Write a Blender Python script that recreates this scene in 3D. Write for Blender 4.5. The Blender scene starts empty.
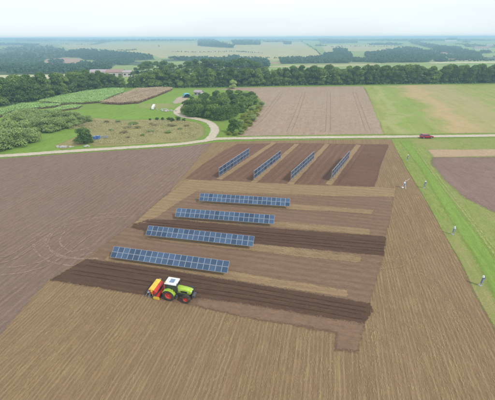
import bpy, bmesh, math, random
import numpy as np
from mathutils import Vector, Matrix
from mathutils.geometry import tessellate_polygon
C = bpy.context.scene.collection
sc = bpy.context.scene
rnd = random.Random(7); rs = np.random.RandomState(7)

# ---------------------------------------------------------------- camera
FPX = 334.0; PITCH = math.atan((200-37.5)/FPX); ROLL = math.atan(2/495); CH = 35.0
fwd = np.array([0, math.cos(PITCH), -math.sin(PITCH)])
r0 = np.array([1.0, 0, 0]); u0 = np.array([0, math.sin(PITCH), math.cos(PITCH)])
RT = math.cos(ROLL)*r0-math.sin(ROLL)*u0; UP = math.sin(ROLL)*r0+math.cos(ROLL)*u0
cam = bpy.data.cameras.new('camera'); co = bpy.data.objects.new('camera', cam); C.objects.link(co)
co.matrix_world = Matrix(((RT[0], UP[0], -fwd[0], 0), (RT[1], UP[1], -fwd[1], 0), (RT[2], UP[2], -fwd[2], CH), (0, 0, 0, 1)))
cam.sensor_fit = 'HORIZONTAL'; cam.angle_x = 2*math.atan(247.5/FPX); cam.clip_end = 40000; cam.clip_start = .5
sc.camera = co
# ---------------------------------------------------------------- sky, sun, exposure
SUN_EL, SUN_AZ = math.radians(46), math.radians(128)
w = bpy.data.worlds.new('World'); sc.world = w; w.use_nodes = True
nt = w.node_tree; bg = nt.nodes['Background']; bg.inputs[1].default_value = .1
sky = nt.nodes.new('ShaderNodeTexSky'); sky.sky_type = 'NISHITA'; sky.sun_disc = False
sky.sun_elevation = SUN_EL; sky.sun_rotation = SUN_AZ; sky.dust_density = 1.5; sky.air_density = 1.0
tc = nt.nodes.new('ShaderNodeTexCoord'); sx = nt.nodes.new('ShaderNodeSeparateXYZ'); nt.links.new(tc.outputs['Generated'], sx.inputs[0])
rp = nt.nodes.new('ShaderNodeValToRGB'); nt.links.new(sx.outputs[2], rp.inputs[0])      # thin overcast: whiter low, faintly blue above
e = rp.color_ramp.elements; e[0].position = 0; e[0].color = (.80, .86, .89, 1); e[1].position = .40; e[1].color = (.80, .84, .88, 1)
n_ = e.new(.045); n_.color = (.81, .895, .925, 1); n_ = e.new(.10); n_.color = (.93, .955, .955, 1)
mp = nt.nodes.new('ShaderNodeMapping'); mp.inputs['Scale'].default_value = (2, 2, 14); nt.links.new(tc.outputs['Generated'], mp.inputs[0])
cn = nt.nodes.new('ShaderNodeTexNoise'); cn.inputs['Scale'].default_value = 1.3; cn.inputs['Detail'].default_value = 6; nt.links.new(mp.outputs[0], cn.inputs['Vector'])
cm = nt.nodes.new('ShaderNodeMapRange'); cm.inputs[1].default_value = .35; cm.inputs[2].default_value = .7; cm.inputs[3].default_value = 9.8; cm.inputs[4].default_value = 10.6
nt.links.new(cn.outputs[0], cm.inputs[0])
vm = nt.nodes.new('ShaderNodeVectorMath'); vm.operation = 'SCALE'; nt.links.new(rp.outputs[0], vm.inputs[0]); nt.links.new(cm.outputs[0], vm.inputs['Scale'])
mx = nt.nodes.new('ShaderNodeMix'); mx.data_type = 'RGBA'; mx.inputs[0].default_value = .82
nt.links.new(sky.outputs[0], mx.inputs[6]); nt.links.new(vm.outputs[0], mx.inputs[7]); nt.links.new(mx.outputs[2], bg.inputs[0])
sl = bpy.data.lights.new('sun', 'SUN'); sl.energy = 2.2; sl.angle = math.radians(7); sl.color = (1, .96, .9)
so = bpy.data.objects.new('sun', sl); C.objects.link(so); so.location = (0, 0, 300)
sd = Vector((math.sin(SUN_AZ)*math.cos(SUN_EL), math.cos(SUN_AZ)*math.cos(SUN_EL), math.sin(SUN_EL)))
so.rotation_euler = sd.to_track_quat('Z', 'Y').to_euler()
sc.view_settings.view_transform = 'Standard'; sc.view_settings.look = 'None'; sc.view_settings.gamma = 1
sc.view_settings.exposure = 0.30; sc.view_settings.use_curve_mapping = False
sc.cycles.volume_bounces = 4; sc.cycles.transparent_max_bounces = 24

# ---------------------------------------------------------------- geometry helpers
def G(x, y, z=0.0):
    d = fwd+(x-247.5)/FPX*RT-(y-200)/FPX*UP
    t = (z-CH)/d[2]
    return np.array([t*d[0], t*d[1], z])
def project(P):
    q = P-np.array([0, 0, CH]); wd = q@fwd
    return 247.5+FPX*(q@RT)/wd, 200-FPX*(q@UP)/wd
AZ = math.radians(13.3)
UU = np.array([math.sin(AZ), math.cos(AZ), 0]); VV = np.array([math.cos(AZ), -math.sin(AZ), 0])
def props(o, label=None, cat=None, group=None, kind=None):
    for k, v in (('label', label), ('category', cat), ('group', group), ('kind', kind)):
        if v: o[k] = v
    return o
def link(name, me, mat=None, parent=None):
    o = bpy.data.objects.new(name, me); C.objects.link(o)
    if mat is not None and me is not None and not me.materials: me.materials.append(mat)
    if parent: o.parent = parent
    return o
def fast_mesh(name, V, Q, smooth=False):
    V = np.asarray(V, dtype=np.float32); Q = np.asarray(Q, dtype=np.int32)
    me = bpy.data.meshes.new(name); k = Q.shape[1]
    me.vertices.add(len(V)); me.vertices.foreach_set('co', V.ravel())
    me.loops.add(Q.size); me.loops.foreach_set('vertex_index', Q.ravel())
    me.polygons.add(len(Q)); me.polygons.foreach_set('loop_start', np.arange(0, Q.size, k, dtype=np.int32))
    me.polygons.foreach_set('loop_total', np.full(len(Q), k, dtype=np.int32))
    me.update(calc_edges=True); me.validate()
    if smooth: me.polygons.foreach_set('use_smooth', np.ones(len(me.polygons), dtype=bool))
    return me
def empty(name, loc, rz=0, **k):
    o = bpy.data.objects.new(name, None); C.objects.link(o); o.location = loc; o.rotation_euler = (0, 0, rz); o.empty_display_size = .3
    return props(o, **k)
class MB:
    def __init__(s): s.bm = bmesh.new()
    def box(s, c, d, rot=(0, 0, 0), bev=0):
        M = Matrix.Translation(c) @ (Matrix.Rotation(rot[2], 4, 'Z') @ Matrix.Rotation(rot[1], 4, 'Y') @ Matrix.Rotation(rot[0], 4, 'X')) @ Matrix.Diagonal((d[0], d[1], d[2], 1))
        r = bmesh.ops.create_cube(s.bm, size=1, matrix=M)
        if bev:
            ed = list({e for v in r['verts'] for e in v.link_edges})
            bmesh.ops.bevel(s.bm, geom=ed, offset=bev, segments=2, affect='EDGES', profile=.6)
        return s
    def cyl(s, a, b, r, r2=None, seg=12):
        a = Vector(a); b = Vector(b); d = b-a
        M = Matrix.Translation((a+b)/2) @ d.to_track_quat('Z', 'Y').to_matrix().to_4x4()
        bmesh.ops.create_cone(s.bm, cap_ends=True, segments=seg, radius1=r, radius2=r if r2 is None else r2, depth=d.length, matrix=M)
        return s
    def prism(s, prof, y0, y1, bev=0, top_in=0):
        # profile in x,z extruded along y
        a = [s.bm.verts.new((p[0], y0, p[1])) for p in prof]; b = [s.bm.verts.new((p[0], y1, p[1])) for p in prof]
        n = len(prof); fs = [s.bm.faces.new(a), s.bm.faces.new(b[::-1])]
        for i in range(n): fs.append(s.bm.faces.new((a[i], b[i], b[(i+1) % n], a[(i+1) % n])))
        bmesh.ops.recalc_face_normals(s.bm, faces=fs)
        if bev:
            ed = list({e for v in a+b for e in v.link_edges})
            bmesh.ops.bevel(s.bm, geom=ed, offset=bev, segments=2, affect='EDGES', profile=.6)
        return s
    def lathe(s, prof, cx, cz, seg=24):
        # profile (y, r) turned about the y axis through (cx, cz)
        rings = []
        for k in range(seg):
            t = 2*math.pi*k/seg
            rings.append([s.bm.verts.new((cx+r*math.cos(t), y, cz+r*math.sin(t))) for y, r in prof])
        m = len(prof); fs = []
        for k in range(seg):
            A, B = rings[k], rings[(k+1) % seg]
            for i in range(m-1): fs.append(s.bm.faces.new((A[i], A[i+1], B[i+1], B[i])))
        bmesh.ops.recalc_face_normals(s.bm, faces=fs)
        return s
    def build(s, name, mat, parent=None, smooth=False):
        me = bpy.data.meshes.new(name); s.bm.to_mesh(me); s.bm.free()
        if smooth:
            me.polygons.foreach_set('use_smooth', np.ones(len(me.polygons), dtype=bool))
            try: me.set_sharp_from_angle(angle=math.radians(40))
            except Exception: pass
        return link(name, me, mat, parent)
def copy_tree(o, parent=None):
    c = o.copy(); C.objects.link(c); c.parent = parent
    for ch in list(o.children): copy_tree(ch, c)
    return c

# ---------------------------------------------------------------- materials
def newmat(name):
    m = bpy.data.materials.new(name); m.use_nodes = True
    return m, m.node_tree, m.node_tree.nodes['Principled BSDF']
def rgba(c): return (c[0], c[1], c[2], 1)
def nnoise(nt, vec, scale, detail=4, rough=.55):
    n = nt.nodes.new('ShaderNodeTexNoise'); n.inputs['Scale'].default_value = scale; n.inputs['Detail'].default_value = detail; n.inputs['Roughness'].default_value = rough
    nt.links.new(vec, n.inputs['Vector']); return n.outputs[0]
def nmap(nt, v, a, b, c=0.0, d=1.0):
    n = nt.nodes.new('ShaderNodeMapRange'); nt.links.new(v, n.inputs[0])
    for i, k in enumerate((a, b, c, d)): n.inputs[i+1].default_value = k
    return n.outputs[0]
def nmix(nt, fac, a, b, mode='MIX'):
    n = nt.nodes.new('ShaderNodeMix'); n.data_type = 'RGBA'; n.blend_type = mode
    for s, v in ((0, fac), (6, a), (7, b)):
        if isinstance(v, (int, float)): n.inputs[s].default_value = v
        elif isinstance(v, tuple): n.inputs[s].default_value = rgba(v)
        else: nt.links.new(v, n.inputs[s])
    return n.outputs[2]
def nvec(nt, rot=AZ, scale=(1, 1, 1)):
    tc = nt.nodes.new('ShaderNodeTexCoord'); vr = nt.nodes.new('ShaderNodeVectorRotate'); vr.rotation_type = 'Z_AXIS'
    vr.inputs['Angle'].default_value = rot; nt.links.new(tc.outputs['Object'], vr.inputs['Vector'])
    m = nt.nodes.new('ShaderNodeMapping'); m.inputs['Scale'].default_value = scale; nt.links.new(vr.outputs[0], m.inputs[0])
    return m.outputs[0]
def plain(name, c, rough=.6, metal=0, var=.12, scale=3, coat=0):
    m, nt, b = newmat(name)
    v = nvec(nt, 0); n = nnoise(nt, v, scale, 5)
    nt.links.new(nmix(nt, nmap(nt, n, .35, .7), tuple(k*(1-var) for k in c), tuple(min(1, k*(1+var)) for k in c)), b.inputs['Base Color'])
    b.inputs['Roughness'].default_value = rough; b.inputs['Metallic'].default_value = metal; b.inputs['Coat Weight'].default_value = coat
    return m
def soil(name, c, dark=.78, light=1.15, rot=AZ, row=2.2, rowstr=.35, patch=None, patchamt=.4, fleck=None, fleckamt=0, fleckrow=3.0, bump=.5, grain=1.0, alpha=None, drill=None):
    m, nt, b = newmat(name); L = nt.links
    c = (c[0]*1.10, c[1]*1.02, c[2]*.88)
    base = nvec(nt, rot)
    big = nnoise(nt, base, .035, 5, .6); med = nnoise(nt, base, .35, 6, .65); fine = nnoise(nt, base, 5.0*grain, 6, .7)
    rows = nnoise(nt, nvec(nt, rot, (row, row*.03, 1)), 1.0, 3, .6)
    rows2 = nnoise(nt, nvec(nt, rot, (row*3.1, row*.12, 1)), 1.0, 4, .7)
    dk = tuple(k*dark for k in c); lt = tuple(k*light for k in c)
    col = nmix(nt, nmap(nt, big, .32, .68), dk, lt)
    col = nmix(nt, nmap(nt, med, .35, .7, 0, .55), col, lt)
    col = nmix(nt, nmap(nt, nnoise(nt, nvec(nt, rot, (1.6, .8, 1)), .8*grain, 5, .7), .42, .68, 0, .8), col, tuple(k*.62 for k in c))
    col = nmix(nt, nmap(nt, nnoise(nt, nvec(nt, rot, (3.2, .8, 1)), 1.1*grain, 6, .75), .46, .66, 0, .7), col, tuple(min(1, k*1.32) for k in c))
    if patch: col = nmix(nt, nmap(nt, nnoise(nt, nvec(nt, rot, (1, .35, 1)), .09, 6, .65), .45, .68, 0, patchamt), col, patch)
    col = nmix(nt, nmap(nt, rows, .38, .62, 0, rowstr), col, tuple(k*.72 for k in c))
    if fleck:
        f = nnoise(nt, nvec(nt, rot, (fleckrow, fleckrow*.055, 1)), 1.0, 6, .75)
        f2 = nnoise(nt, nvec(nt, rot, (1, .6, 1)), .5, 3, .6)
        mu = nt.nodes.new('ShaderNodeMath'); mu.operation = 'MULTIPLY'; L.new(nmap(nt, f, .5, .68, 0, fleckamt), mu.inputs[0]); L.new(nmap(nt, f2, .35, .6), mu.inputs[1])
        col = nmix(nt, mu.outputs[0], col, fleck)
    col = nmix(nt, nmap(nt, rows2, .4, .65, 0, rowstr*.7), col, tuple(k*1.18 for k in c))
    col = nmix(nt, nmap(nt, fine, .38, .66, 0, .45), col, tuple(k*.62 for k in c))
    if drill:
        per, amt = drill; sp = nt.nodes.new('ShaderNodeSeparateXYZ'); L.new(base, sp.inputs[0])
        q = sp.outputs[0]
        for op, v in (('ADD', None), ('MULTIPLY', 2*math.pi/per), ('SINE', None)):
            n_ = nt.nodes.new('ShaderNodeMath'); n_.operation = op; L.new(q, n_.inputs[0])
            if op == 'ADD': L.new(nmap(nt, nnoise(nt, base, .15, 3), 0, 1, -.25, .25), n_.inputs[1])
            elif v is not None: n_.inputs[1].default_value = v
            q = n_.outputs[0]
        md = nnoise(nt, nvec(nt, rot, (1.5, .09, 1)), 1.0, 5, .7)
        mu5 = nt.nodes.new('ShaderNodeMath'); mu5.operation = 'MULTIPLY'; L.new(nmap(nt, q, .1, 1.0), mu5.inputs[0]); L.new(nmap(nt, md, .42, .62, 0, amt), mu5.inputs[1])
        col = nmix(nt, mu5.outputs[0], col, fleck or tuple(k*1.4 for k in c))
        mu6 = nt.nodes.new('ShaderNodeMath'); mu6.operation = 'MULTIPLY'; L.new(nmap(nt, q, -.2, -1.0), mu6.inputs[0]); mu6.inputs[1].default_value = amt*.55
        col = nmix(nt, mu6.outputs[0], col, tuple(k*.62 for k in c))
    L.new(col, b.inputs['Base Color']); b.inputs['Roughness'].default_value = .95; b.inputs['Specular IOR Level'].default_value = .15
    bp = nt.nodes.new('ShaderNodeBump'); bp.inputs['Strength'].default_value = bump; bp.inputs['Distance'].default_value = .3
    ad = nt.nodes.new('ShaderNodeMath'); ad.operation = 'ADD'; L.new(fine, ad.inputs[0]); L.new(rows2, ad.inputs[1]); L.new(ad.outputs[0], bp.inputs['Height']); L.new(bp.outputs[0], b.inputs['Normal'])
    if name[:4] != 'far_' and name != 'grass':
        at = nt.nodes.new('ShaderNodeAttribute'); at.attribute_name = 'mask'
        def madd(x, y, op='ADD'):
            q = nt.nodes.new('ShaderNodeMath'); q.operation = op
            for i, v in enumerate((x, y)):
                if isinstance(v, (int, float)): q.inputs[i].default_value = v
                else: L.new(v, q.inputs[i])
            return q.outputs[0]
        mk = at.outputs['Fac']
        if alpha is not None: mk = madd(mk, nmap(nt, nnoise(nt, nvec(nt, rot), .8, 5, .7), .35, .65, .5+.2*(1-alpha), .5+.22*alpha), 'MULTIPLY')
        w1 = nmap(nt, nnoise(nt, nvec(nt, rot), 1.3, 5, .7), .25, .75, -.25, .25)
        w2 = nmap(nt, nnoise(nt, nvec(nt, rot), 7.0, 3, .8), .3, .7, -.3, .3)
        al = nmap(nt, madd(madd(mk, w1), w2), .47, .53)
        L.new(al, b.inputs['Alpha'])
    return m
def leafmat(name, c, c2, trans=.25):
    m, nt, b = newmat(name); L = nt.links
    oi = nt.nodes.new('ShaderNodeObjectInfo'); ge = nt.nodes.new('ShaderNodeNewGeometry')
    v = nt.nodes.new('ShaderNodeTexCoord').outputs['Object']
    n = nnoise(nt, v, .35, 3); isl = ge.outputs['Random Per Island']
    col = nmix(nt, oi.outputs['Random'], c, c2)
    col = nmix(nt, nmap(nt, n, .4, .65, 0, .6), col, tuple(k*1.5 for k in c2))
    col = nmix(nt, nmap(nt, isl, 0, 1, 0, .6), col, tuple(k*.5 for k in c))
    L.new(col, b.inputs['Base Color']); b.inputs['Roughness'].default_value = .7; b.inputs['Specular IOR Level'].default_value = .2
    tr = nt.nodes.new('ShaderNodeBsdfTranslucent'); L.new(col, tr.inputs[0])
    ms = nt.nodes.new('ShaderNodeMixShader'); ms.inputs[0].default_value = trans
    L.new(b.outputs[0], ms.inputs[1]); L.new(tr.outputs[0], ms.inputs[2]); L.new(ms.outputs[0], nt.nodes['Material Output'].inputs[0])
    return m
M = {}
M['grass'] = soil('grass', (.165, .275, .05), .8, 1.12, row=1.0, rowstr=.15, patch=(.28, .30, .11), patchamt=.45, bump=.5)
M['lawn'] = soil('lawn', (.165, .29, .050), .82, 1.14, grain=.35, row=.8, rowstr=.25, patch=(.24, .35, .09), patchamt=.4, bump=.4)
M['verge'] = soil('verge_grass', (.22, .29, .085), .8, 1.15, grain=.6, row=1.2, rowstr=.25, patch=(.36, .29, .14), patchamt=.95, fleck=(.16, .32, .05), fleckamt=.6, fleckrow=1.2, bump=.6)
M['mown'] = soil('mown_grass', (.195, .315, .07), .8, 1.14, row=1.1, rowstr=.6, patch=(.27, .31, .11), patchamt=.6, bump=.5)
M['rough'] = soil('rough_grass', (.33, .31, .145), .75, 1.15, row=.6, rowstr=.25, patch=(.18, .24, .08), patchamt=.8, fleck=(.40, .35, .2), fleckamt=.7, fleckrow=.9, bump=.9)
M['plough'] = soil('ploughed_soil', (.245, .180, .156), .80, 1.16, grain=.6, row=2.0, rowstr=.34, patch=(.29, .215, .175), patchamt=.5, bump=.9, drill=(1.1, .35))
M['stubble'] = soil('stubble', (.214, .153, .094), .8, 1.15, drill=(.52, .34), row=1.7, rowstr=.5, patch=(.245, .162, .112), patchamt=.6, fleck=(.40, .32, .155), fleckamt=.55, fleckrow=2.1, bump=.25)
M['stubble_strip'] = soil('stubble_strip', (.315, .228, .142), .82, 1.12, rot=AZ-math.pi/2, row=1.6, rowstr=.4, patch=(.30, .20, .13), patchamt=.5, fleck=(.42, .33, .18), fleckamt=.45, bump=.7, drill=(1.5, .35))
M['plot'] = soil('plot_soil', (.205, .140, .104), .85, 1.12, rot=AZ-math.pi/2, row=1.5, rowstr=.4, patch=(.245, .172, .125), patchamt=.5, bump=.6, drill=(1.5, .35))
M['plotmid'] = soil('plot_soil_mid', (.155, .092, .072), .85, 1.12, rot=AZ-math.pi/2, row=1.5, rowstr=.4, patch=(.24, .15, .115), patchamt=.5, bump=.6)
M['plotdark'] = soil('plot_soil_dark', (.125, .078, .058), .8, 1.2, rot=AZ-math.pi/2, row=1.4, rowstr=.6, patch=(.15, .09, .065), patchamt=.5, bump=.9, drill=(1.5, .35))
M['plotup'] = soil('plot_soil_upper', (.18, .110, .082), .82, 1.15, rot=math.radians(26), row=.9, rowstr=.4, patch=(.15, .088, .066), patchamt=.7, bump=.6, drill=(2.0, .35))
M['seeded'] = soil('seeded_soil', (.212, .145, .108), .88, 1.08, rot=AZ-math.pi/2, row=2, rowstr=.3, bump=.5)
M['harrow'] = soil('harrowed_field', (.318, .252, .205), .88, 1.08, grain=.35, row=.5, rowstr=.25, patch=(.35, .29, .225), patchamt=.6, bump=.4)
M['mottled'] = soil('mottled_grass', (.245, .30, .085), .82, 1.14, rot=AZ, row=.16, rowstr=.3, patch=(.42, .33, .17), patchamt=.9, drill=(5.5, .35), fleck=(.20, .31, .06), fleckamt=.9, fleckrow=.35, bump=.4, grain=.22)
def bands(m, rot, specs, c):
    nt = m.node_tree; b = nt.nodes['Principled BSDF']; src = b.inputs['Base Color'].links[0].from_socket
    v = nvec(nt, rot); sp = nt.nodes.new('ShaderNodeSeparateXYZ'); nt.links.new(v, sp.inputs[0])
    wob = nmap(nt, nnoise(nt, v, .035, 5, .65), 0, 1, -22, 22); ad = nt.nodes.new('ShaderNodeMath'); nt.links.new(sp.outputs[0], ad.inputs[0]); nt.links.new(wob, ad.inputs[1])
    for x0, hw, amt, cc in specs:
        d = nt.nodes.new('ShaderNodeMath'); d.operation = 'SUBTRACT'; nt.links.new(ad.outputs[0], d.inputs[0]); d.inputs[1].default_value = x0
        ab = nt.nodes.new('ShaderNodeMath'); ab.operation = 'ABSOLUTE'; nt.links.new(d.outputs[0], ab.inputs[0])
        f = nmap(nt, ab.outputs[0], hw*.3, hw*1.3, amt, 0); mu = nt.nodes.new('ShaderNodeMath'); mu.operation = 'MULTIPLY'; nt.links.new(f, mu.inputs[0])
        nt.links.new(nmap(nt, nnoise(nt, v, .3, 6, .7), .3, .6, .35, 1), mu.inputs[1])
        src = nmix(nt, mu.outputs[0], src, cc)
    nt.links.new(src, b.inputs['Base Color'])
bA, bB = G(412, 90), G(462, 131); brot = math.atan2((bB-bA)[0], (bB-bA)[1])+math.pi
bx = lambda p: (np.array([math.cos(brot), -math.sin(brot)])@G(*p)[:2])
bands(M['mottled'], brot, [(bx((436, 108)), 10, .95, (.44, .31, .17)), (bx((480, 112)), 14, .7, (.38, .30, .17)), (bx((405, 118)), 8, .5, (.19, .31, .06)), (bx((385, 100)), 3.0, .5, (.40, .35, .18))], None)
M['plotright'] = soil('bare_plot', (.225, .160, .150), .85, 1.12, grain=.5, rot=0, row=.5, rowstr=.3, patch=(.28, .21, .17), patchamt=.4, bump=.6)
M['tanplot'] = soil('dry_plot', (.40, .315, .225), .9, 1.08, rot=0, row=.8, rowstr=.25, bump=.4)
M['gravel'] = soil('gravel_track', (.50, .47, .42), .85, 1.12, row=.8, rowstr=.1, patch=(.46, .41, .28), patchamt=.5, bump=.4)
M['greygravel'] = soil('grey_gravel', (.40, .36, .31), .8, 1.15, rowstr=.1, bump=.6)
M['wheel_mark'] = soil('wheel_mark', (.252, .188, .160), .9, 1.1, rowstr=.1, bump=.1, alpha=.25)
M['dark_mark'] = soil('dark_mark', (.285, .222, .18), .9, 1.1, rowstr=.1, bump=.1, alpha=.3)
M['furrow_mark'] = soil('furrow_mark', (.07, .043, .033), .9, 1.1, rowstr=.1, bump=.4, alpha=.8)
M['stubble_mark'] = soil('stubble_mark', (.26, .19, .125), .9, 1.1, rowstr=.1, bump=.2, alpha=.4)
M['grass_mark'] = soil('grass_mark', (.27, .33, .12), .9, 1.1, rowstr=.1, bump=.2, alpha=.5)
M['pale_straw'] = plain('pale_straw', (.38, .285, .14), .9, var=.3, scale=.4)
M['leaf'] = leafmat('tree_leaves', (.085, .165, .045), (.14, .225, .055), .2)
M['leaf_light'] = leafmat('light_tree_leaves', (.17, .265, .065), (.23, .32, .08), .2)
M['leaf_far'] = leafmat('wood_leaves', (.055, .125, .075), (.09, .165, .085), .3)  # slight blue-green cast painted into the leaf colour to strengthen the distance haze
M['willow'] = leafmat('willow_leaves', (.31, .42, .15), (.38, .47, .17), .3)
M['yellowleaf'] = leafmat('yellow_leaves', (.26, .33, .06), (.33, .36, .08))
M['limeleaf'] = leafmat('lime_leaves', (.40, .52, .16), (.45, .55, .2))
M['crop'] = leafmat('crop_leaves', (.32, .52, .16), (.35, .54, .18))
M['drycrop'] = leafmat('dry_crop_leaves', (.62, .50, .34), (.64, .52, .36), .5)
M['tuft'] = leafmat('tuft_leaves', (.42, .40, .19), (.50, .46, .25), .45)
M['bark'] = plain('bark', (.12, .09, .065), .9, var=.3)
M['silver'] = plain('silver_frame', (.36, .40, .45), .45, .3, .05)
M['steel'] = plain('galvanised_steel', (.42, .44, .46), .45, .6, .12)
M['white'] = plain('white_paint', (.70, .71, .70), .45, 0, .12)
M['tyre'] = plain('tyre_rubber', (.060, .048, .040), .9, 0, .5, 3)
M['black'] = plain('black_plastic', (.03, .03, .032), .5, 0, .2)
M['darkgrey'] = plain('dark_grey_steel', (.10, .10, .11), .5, .2, .2)
M['green'] = plain('lime_green_paint', (.34, .50, .045), .5, 0, .22, 2, .1)
M['palegreen'] = plain('pale_green_panel', (.55, .70, .25), .35, 0, .08)
M['red'] = plain('red_paint', (.50, .035, .025), .5, 0, .25, 2, .1)
M['wheelred'] = plain('red_rim', (.55, .06, .04), .6, 0, .35, 4)
M['yellow'] = plain('yellow_paint', (.72, .50, .05), .5, 0, .15, 2, .1)
M['carred'] = plain('crimson_car_paint', (.36, .015, .05), .3, .1, .05, 2, .6)
M['bluegrey'] = plain('blue_grey_cabinet', (.17, .24, .36), .5, 0, .1)
M['blue'] = plain('blue_plastic', (.06, .17, .45), .5, 0, .15)
M['teal'] = plain('teal_tarpaulin', (.13, .42, .48), .55, 0, .12)
M['stone'] = plain('pale_stone', (.36, .35, .32), .85, 0, .25, 4)
M['wall'] = plain('rendered_wall', (.50, .46, .43), .8, 0, .06, .5)
M['redroof'] = plain('red_roof_tile', (.30, .19, .16), .8, 0, .12, .6)
M['greyroof'] = plain('grey_roof_sheet', (.34, .29, .30), .7, 0, .1, .5)
def glassmat(name, c, rough=.08):
    m, nt, b = newmat(name); v = nvec(nt, 0)
    nt.links.new(nmix(nt, nnoise(nt, v, 2, 3), c, tuple(k*1.3 for k in c)), b.inputs['Base Color'])
    b.inputs['Roughness'].default_value = rough; b.inputs['Specular IOR Level'].default_value = .6
    return m
M['glass'] = glassmat('dark_glass', (.03, .04, .045))
def panelmat(name, c):
    m, nt, b = newmat(name); L = nt.links
    oi = nt.nodes.new('ShaderNodeObjectInfo')
    tcn = nt.nodes.new('ShaderNodeTexCoord')
    br = nt.nodes.new('ShaderNodeTexBrick'); br.offset = 0; L.new(tcn.outputs['Object'], br.inputs['Vector'])
    br.inputs['Scale'].default_value = 1; br.inputs['Brick Width'].default_value = .158; br.inputs['Row Height'].default_value = .158
    br.inputs['Mortar Size'].default_value = .004; br.inputs['Mortar Smooth'].default_value = .3
    for i, k in ((0, .9), (1, 1.1)): br.inputs['Color%d' % (i+1)].default_value = rgba(tuple(q*k for q in c))
    br.inputs['Mortar'].default_value = (.30, .36, .46, 1)
    f = nmix(nt, nmap(nt, oi.outputs['Random'], 0, 1, 0, .75), br.outputs[0], tuple(k*.45 for k in c))
    L.new(f, b.inputs['Base Color']); b.inputs['Roughness'].default_value = .16; b.inputs['Specular IOR Level'].default_value = .45
    return m
M['panel'] = panelmat('solar_cells', (.040, .085, .165))

# ---------------------------------------------------------------- near ground sheets
def frac(n, step, amp, r):
    # random walk smoothed: wavy outline
    a = np.zeros(n)
    for k in (1, 2, 4, 8):
        m = max(3, n//(12//k if 12//k else 1)//1+2); q = r.normal(size=m)
        a += np.interp(np.linspace(0, m-1, n), np.arange(m), q)/k
    return a*amp
def densify(P, step):
    out = []
    for i in range(len(P)):
        a, b = P[i], P[(i+1) % len(P)]; n = max(1, int(np.linalg.norm(b-a)/step))
        for k in range(n): out.append(a+(b-a)*k/n)
    return np.array(out)
LV = {}
FEATHER = {'plough': .5, 'stubble': .5, 'plotdark': .45, 'stubble_strip': .5, 'mottled': 1.6, 'harrow': .9, 'lawn': 1.6, 'rough': 2.0, 'verge': .5, 'mown': .9, 'plotright': 1.8, 'tanplot': 1.0, 'greygravel': 1.0, 'seeded': .6}
def inside(px, py, poly):
    r = np.zeros(len(px), bool); n = len(poly)
    for i in range(n):
        x1, y1 = poly[i]; x2, y2 = poly[(i+1) % n]
        if y1 == y2: continue
        r ^= ((y1 > py) != (y2 > py)) & (px < (x2-x1)*(py-y1)/(y2-y1)+x1)
    return r
def level(lv):
    LV[lv] = LV.get(lv, 0)+1
    return lv*.013+LV[lv]*.0011-.008
def sheet_world(name, P, lv, mat, amp=.18, step=1.2):
    P = densify(P, step); n = len(P)
    P[:, 0] += frac(n, 1, amp, rs); P[:, 1] += frac(n, 1, amp, rs)
    fe = FEATHER.get(mat, .55)
    lo = P.min(0)-fe*2; hi = P.max(0)+fe*2; area = (hi[0]-lo[0])*(hi[1]-lo[1])
    cell = max(.3, math.sqrt(area/60000)); nx_ = int((hi[0]-lo[0])/cell)+1; ny_ = int((hi[1]-lo[1])/cell)+1
    gx_ = np.linspace(lo[0], hi[0], nx_+1); gy_ = np.linspace(lo[1], hi[1], ny_+1)
    XX, YY = np.meshgrid(gx_, gy_); px_, py_ = XX.ravel(), YY.ravel()
    ins = inside(px_, py_, [tuple(p[:2]) for p in P]); d2 = np.full(len(px_), 1e9)
    for i in range(n):
        x1, y1 = P[i, :2]; x2, y2 = P[(i+1) % n, :2]; dx, dy = x2-x1, y2-y1; L2 = dx*dx+dy*dy+1e-12
        # only nearby grid rows matter
        m_ = slice(None) if n < 60 else ((py_ > min(y1, y2)-6) & (py_ < max(y1, y2)+6) & (px_ > min(x1, x2)-6) & (px_ < max(x1, x2)+6))
        qx, qy = px_[m_], py_[m_]; t = np.clip(((qx-x1)*dx+(qy-y1)*dy)/L2, 0, 1)
        d2[m_] = np.minimum(d2[m_], (qx-x1-t*dx)**2+(qy-y1-t*dy)**2)
    sd = np.sqrt(d2)*np.where(ins, 1, -1); mask = np.clip(.5+sd/(2*fe), 0, 1)
    ix = np.arange(len(px_)).reshape(ny_+1, nx_+1); Q = np.stack([ix[:-1, :-1], ix[:-1, 1:], ix[1:, 1:], ix[1:, :-1]], 2).reshape(-1, 4)
    Q = Q[mask[Q].max(1) > 0]; u_, inv = np.unique(Q, return_inverse=True)
    z = level(lv); V = np.column_stack([px_[u_], py_[u_], np.full(len(u_), z)])
    me = fast_mesh(name, V, inv.reshape(-1, 4)); at = me.attributes.new('mask', 'FLOAT', 'POINT'); at.data.foreach_set('value', mask[u_].astype(np.float32))
    o = link(name, me, M[mat]); props(o, kind='structure'); return o
def sheet(name, px, lv, mat, amp=.18, step=1.2):
    return sheet_world(name, np.array([G(*p) for p in px]), lv, mat, amp, step)
def spline(P, n=8):
    P = np.array(P, float); P = np.vstack([2*P[0]-P[1], P, 2*P[-1]-P[-2]]); out = []
    for i in range(1, len(P)-2):
        for k in range(n):
            t = k/n; a, b, c, d = P[i-1:i+3]
            out.append(.5*((2*b)+(c-a)*t+(2*a-5*b+4*c-d)*t*t+(3*b-a-3*c+d)*t**3))
    out.append(P[-2]); return np.array(out)
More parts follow.
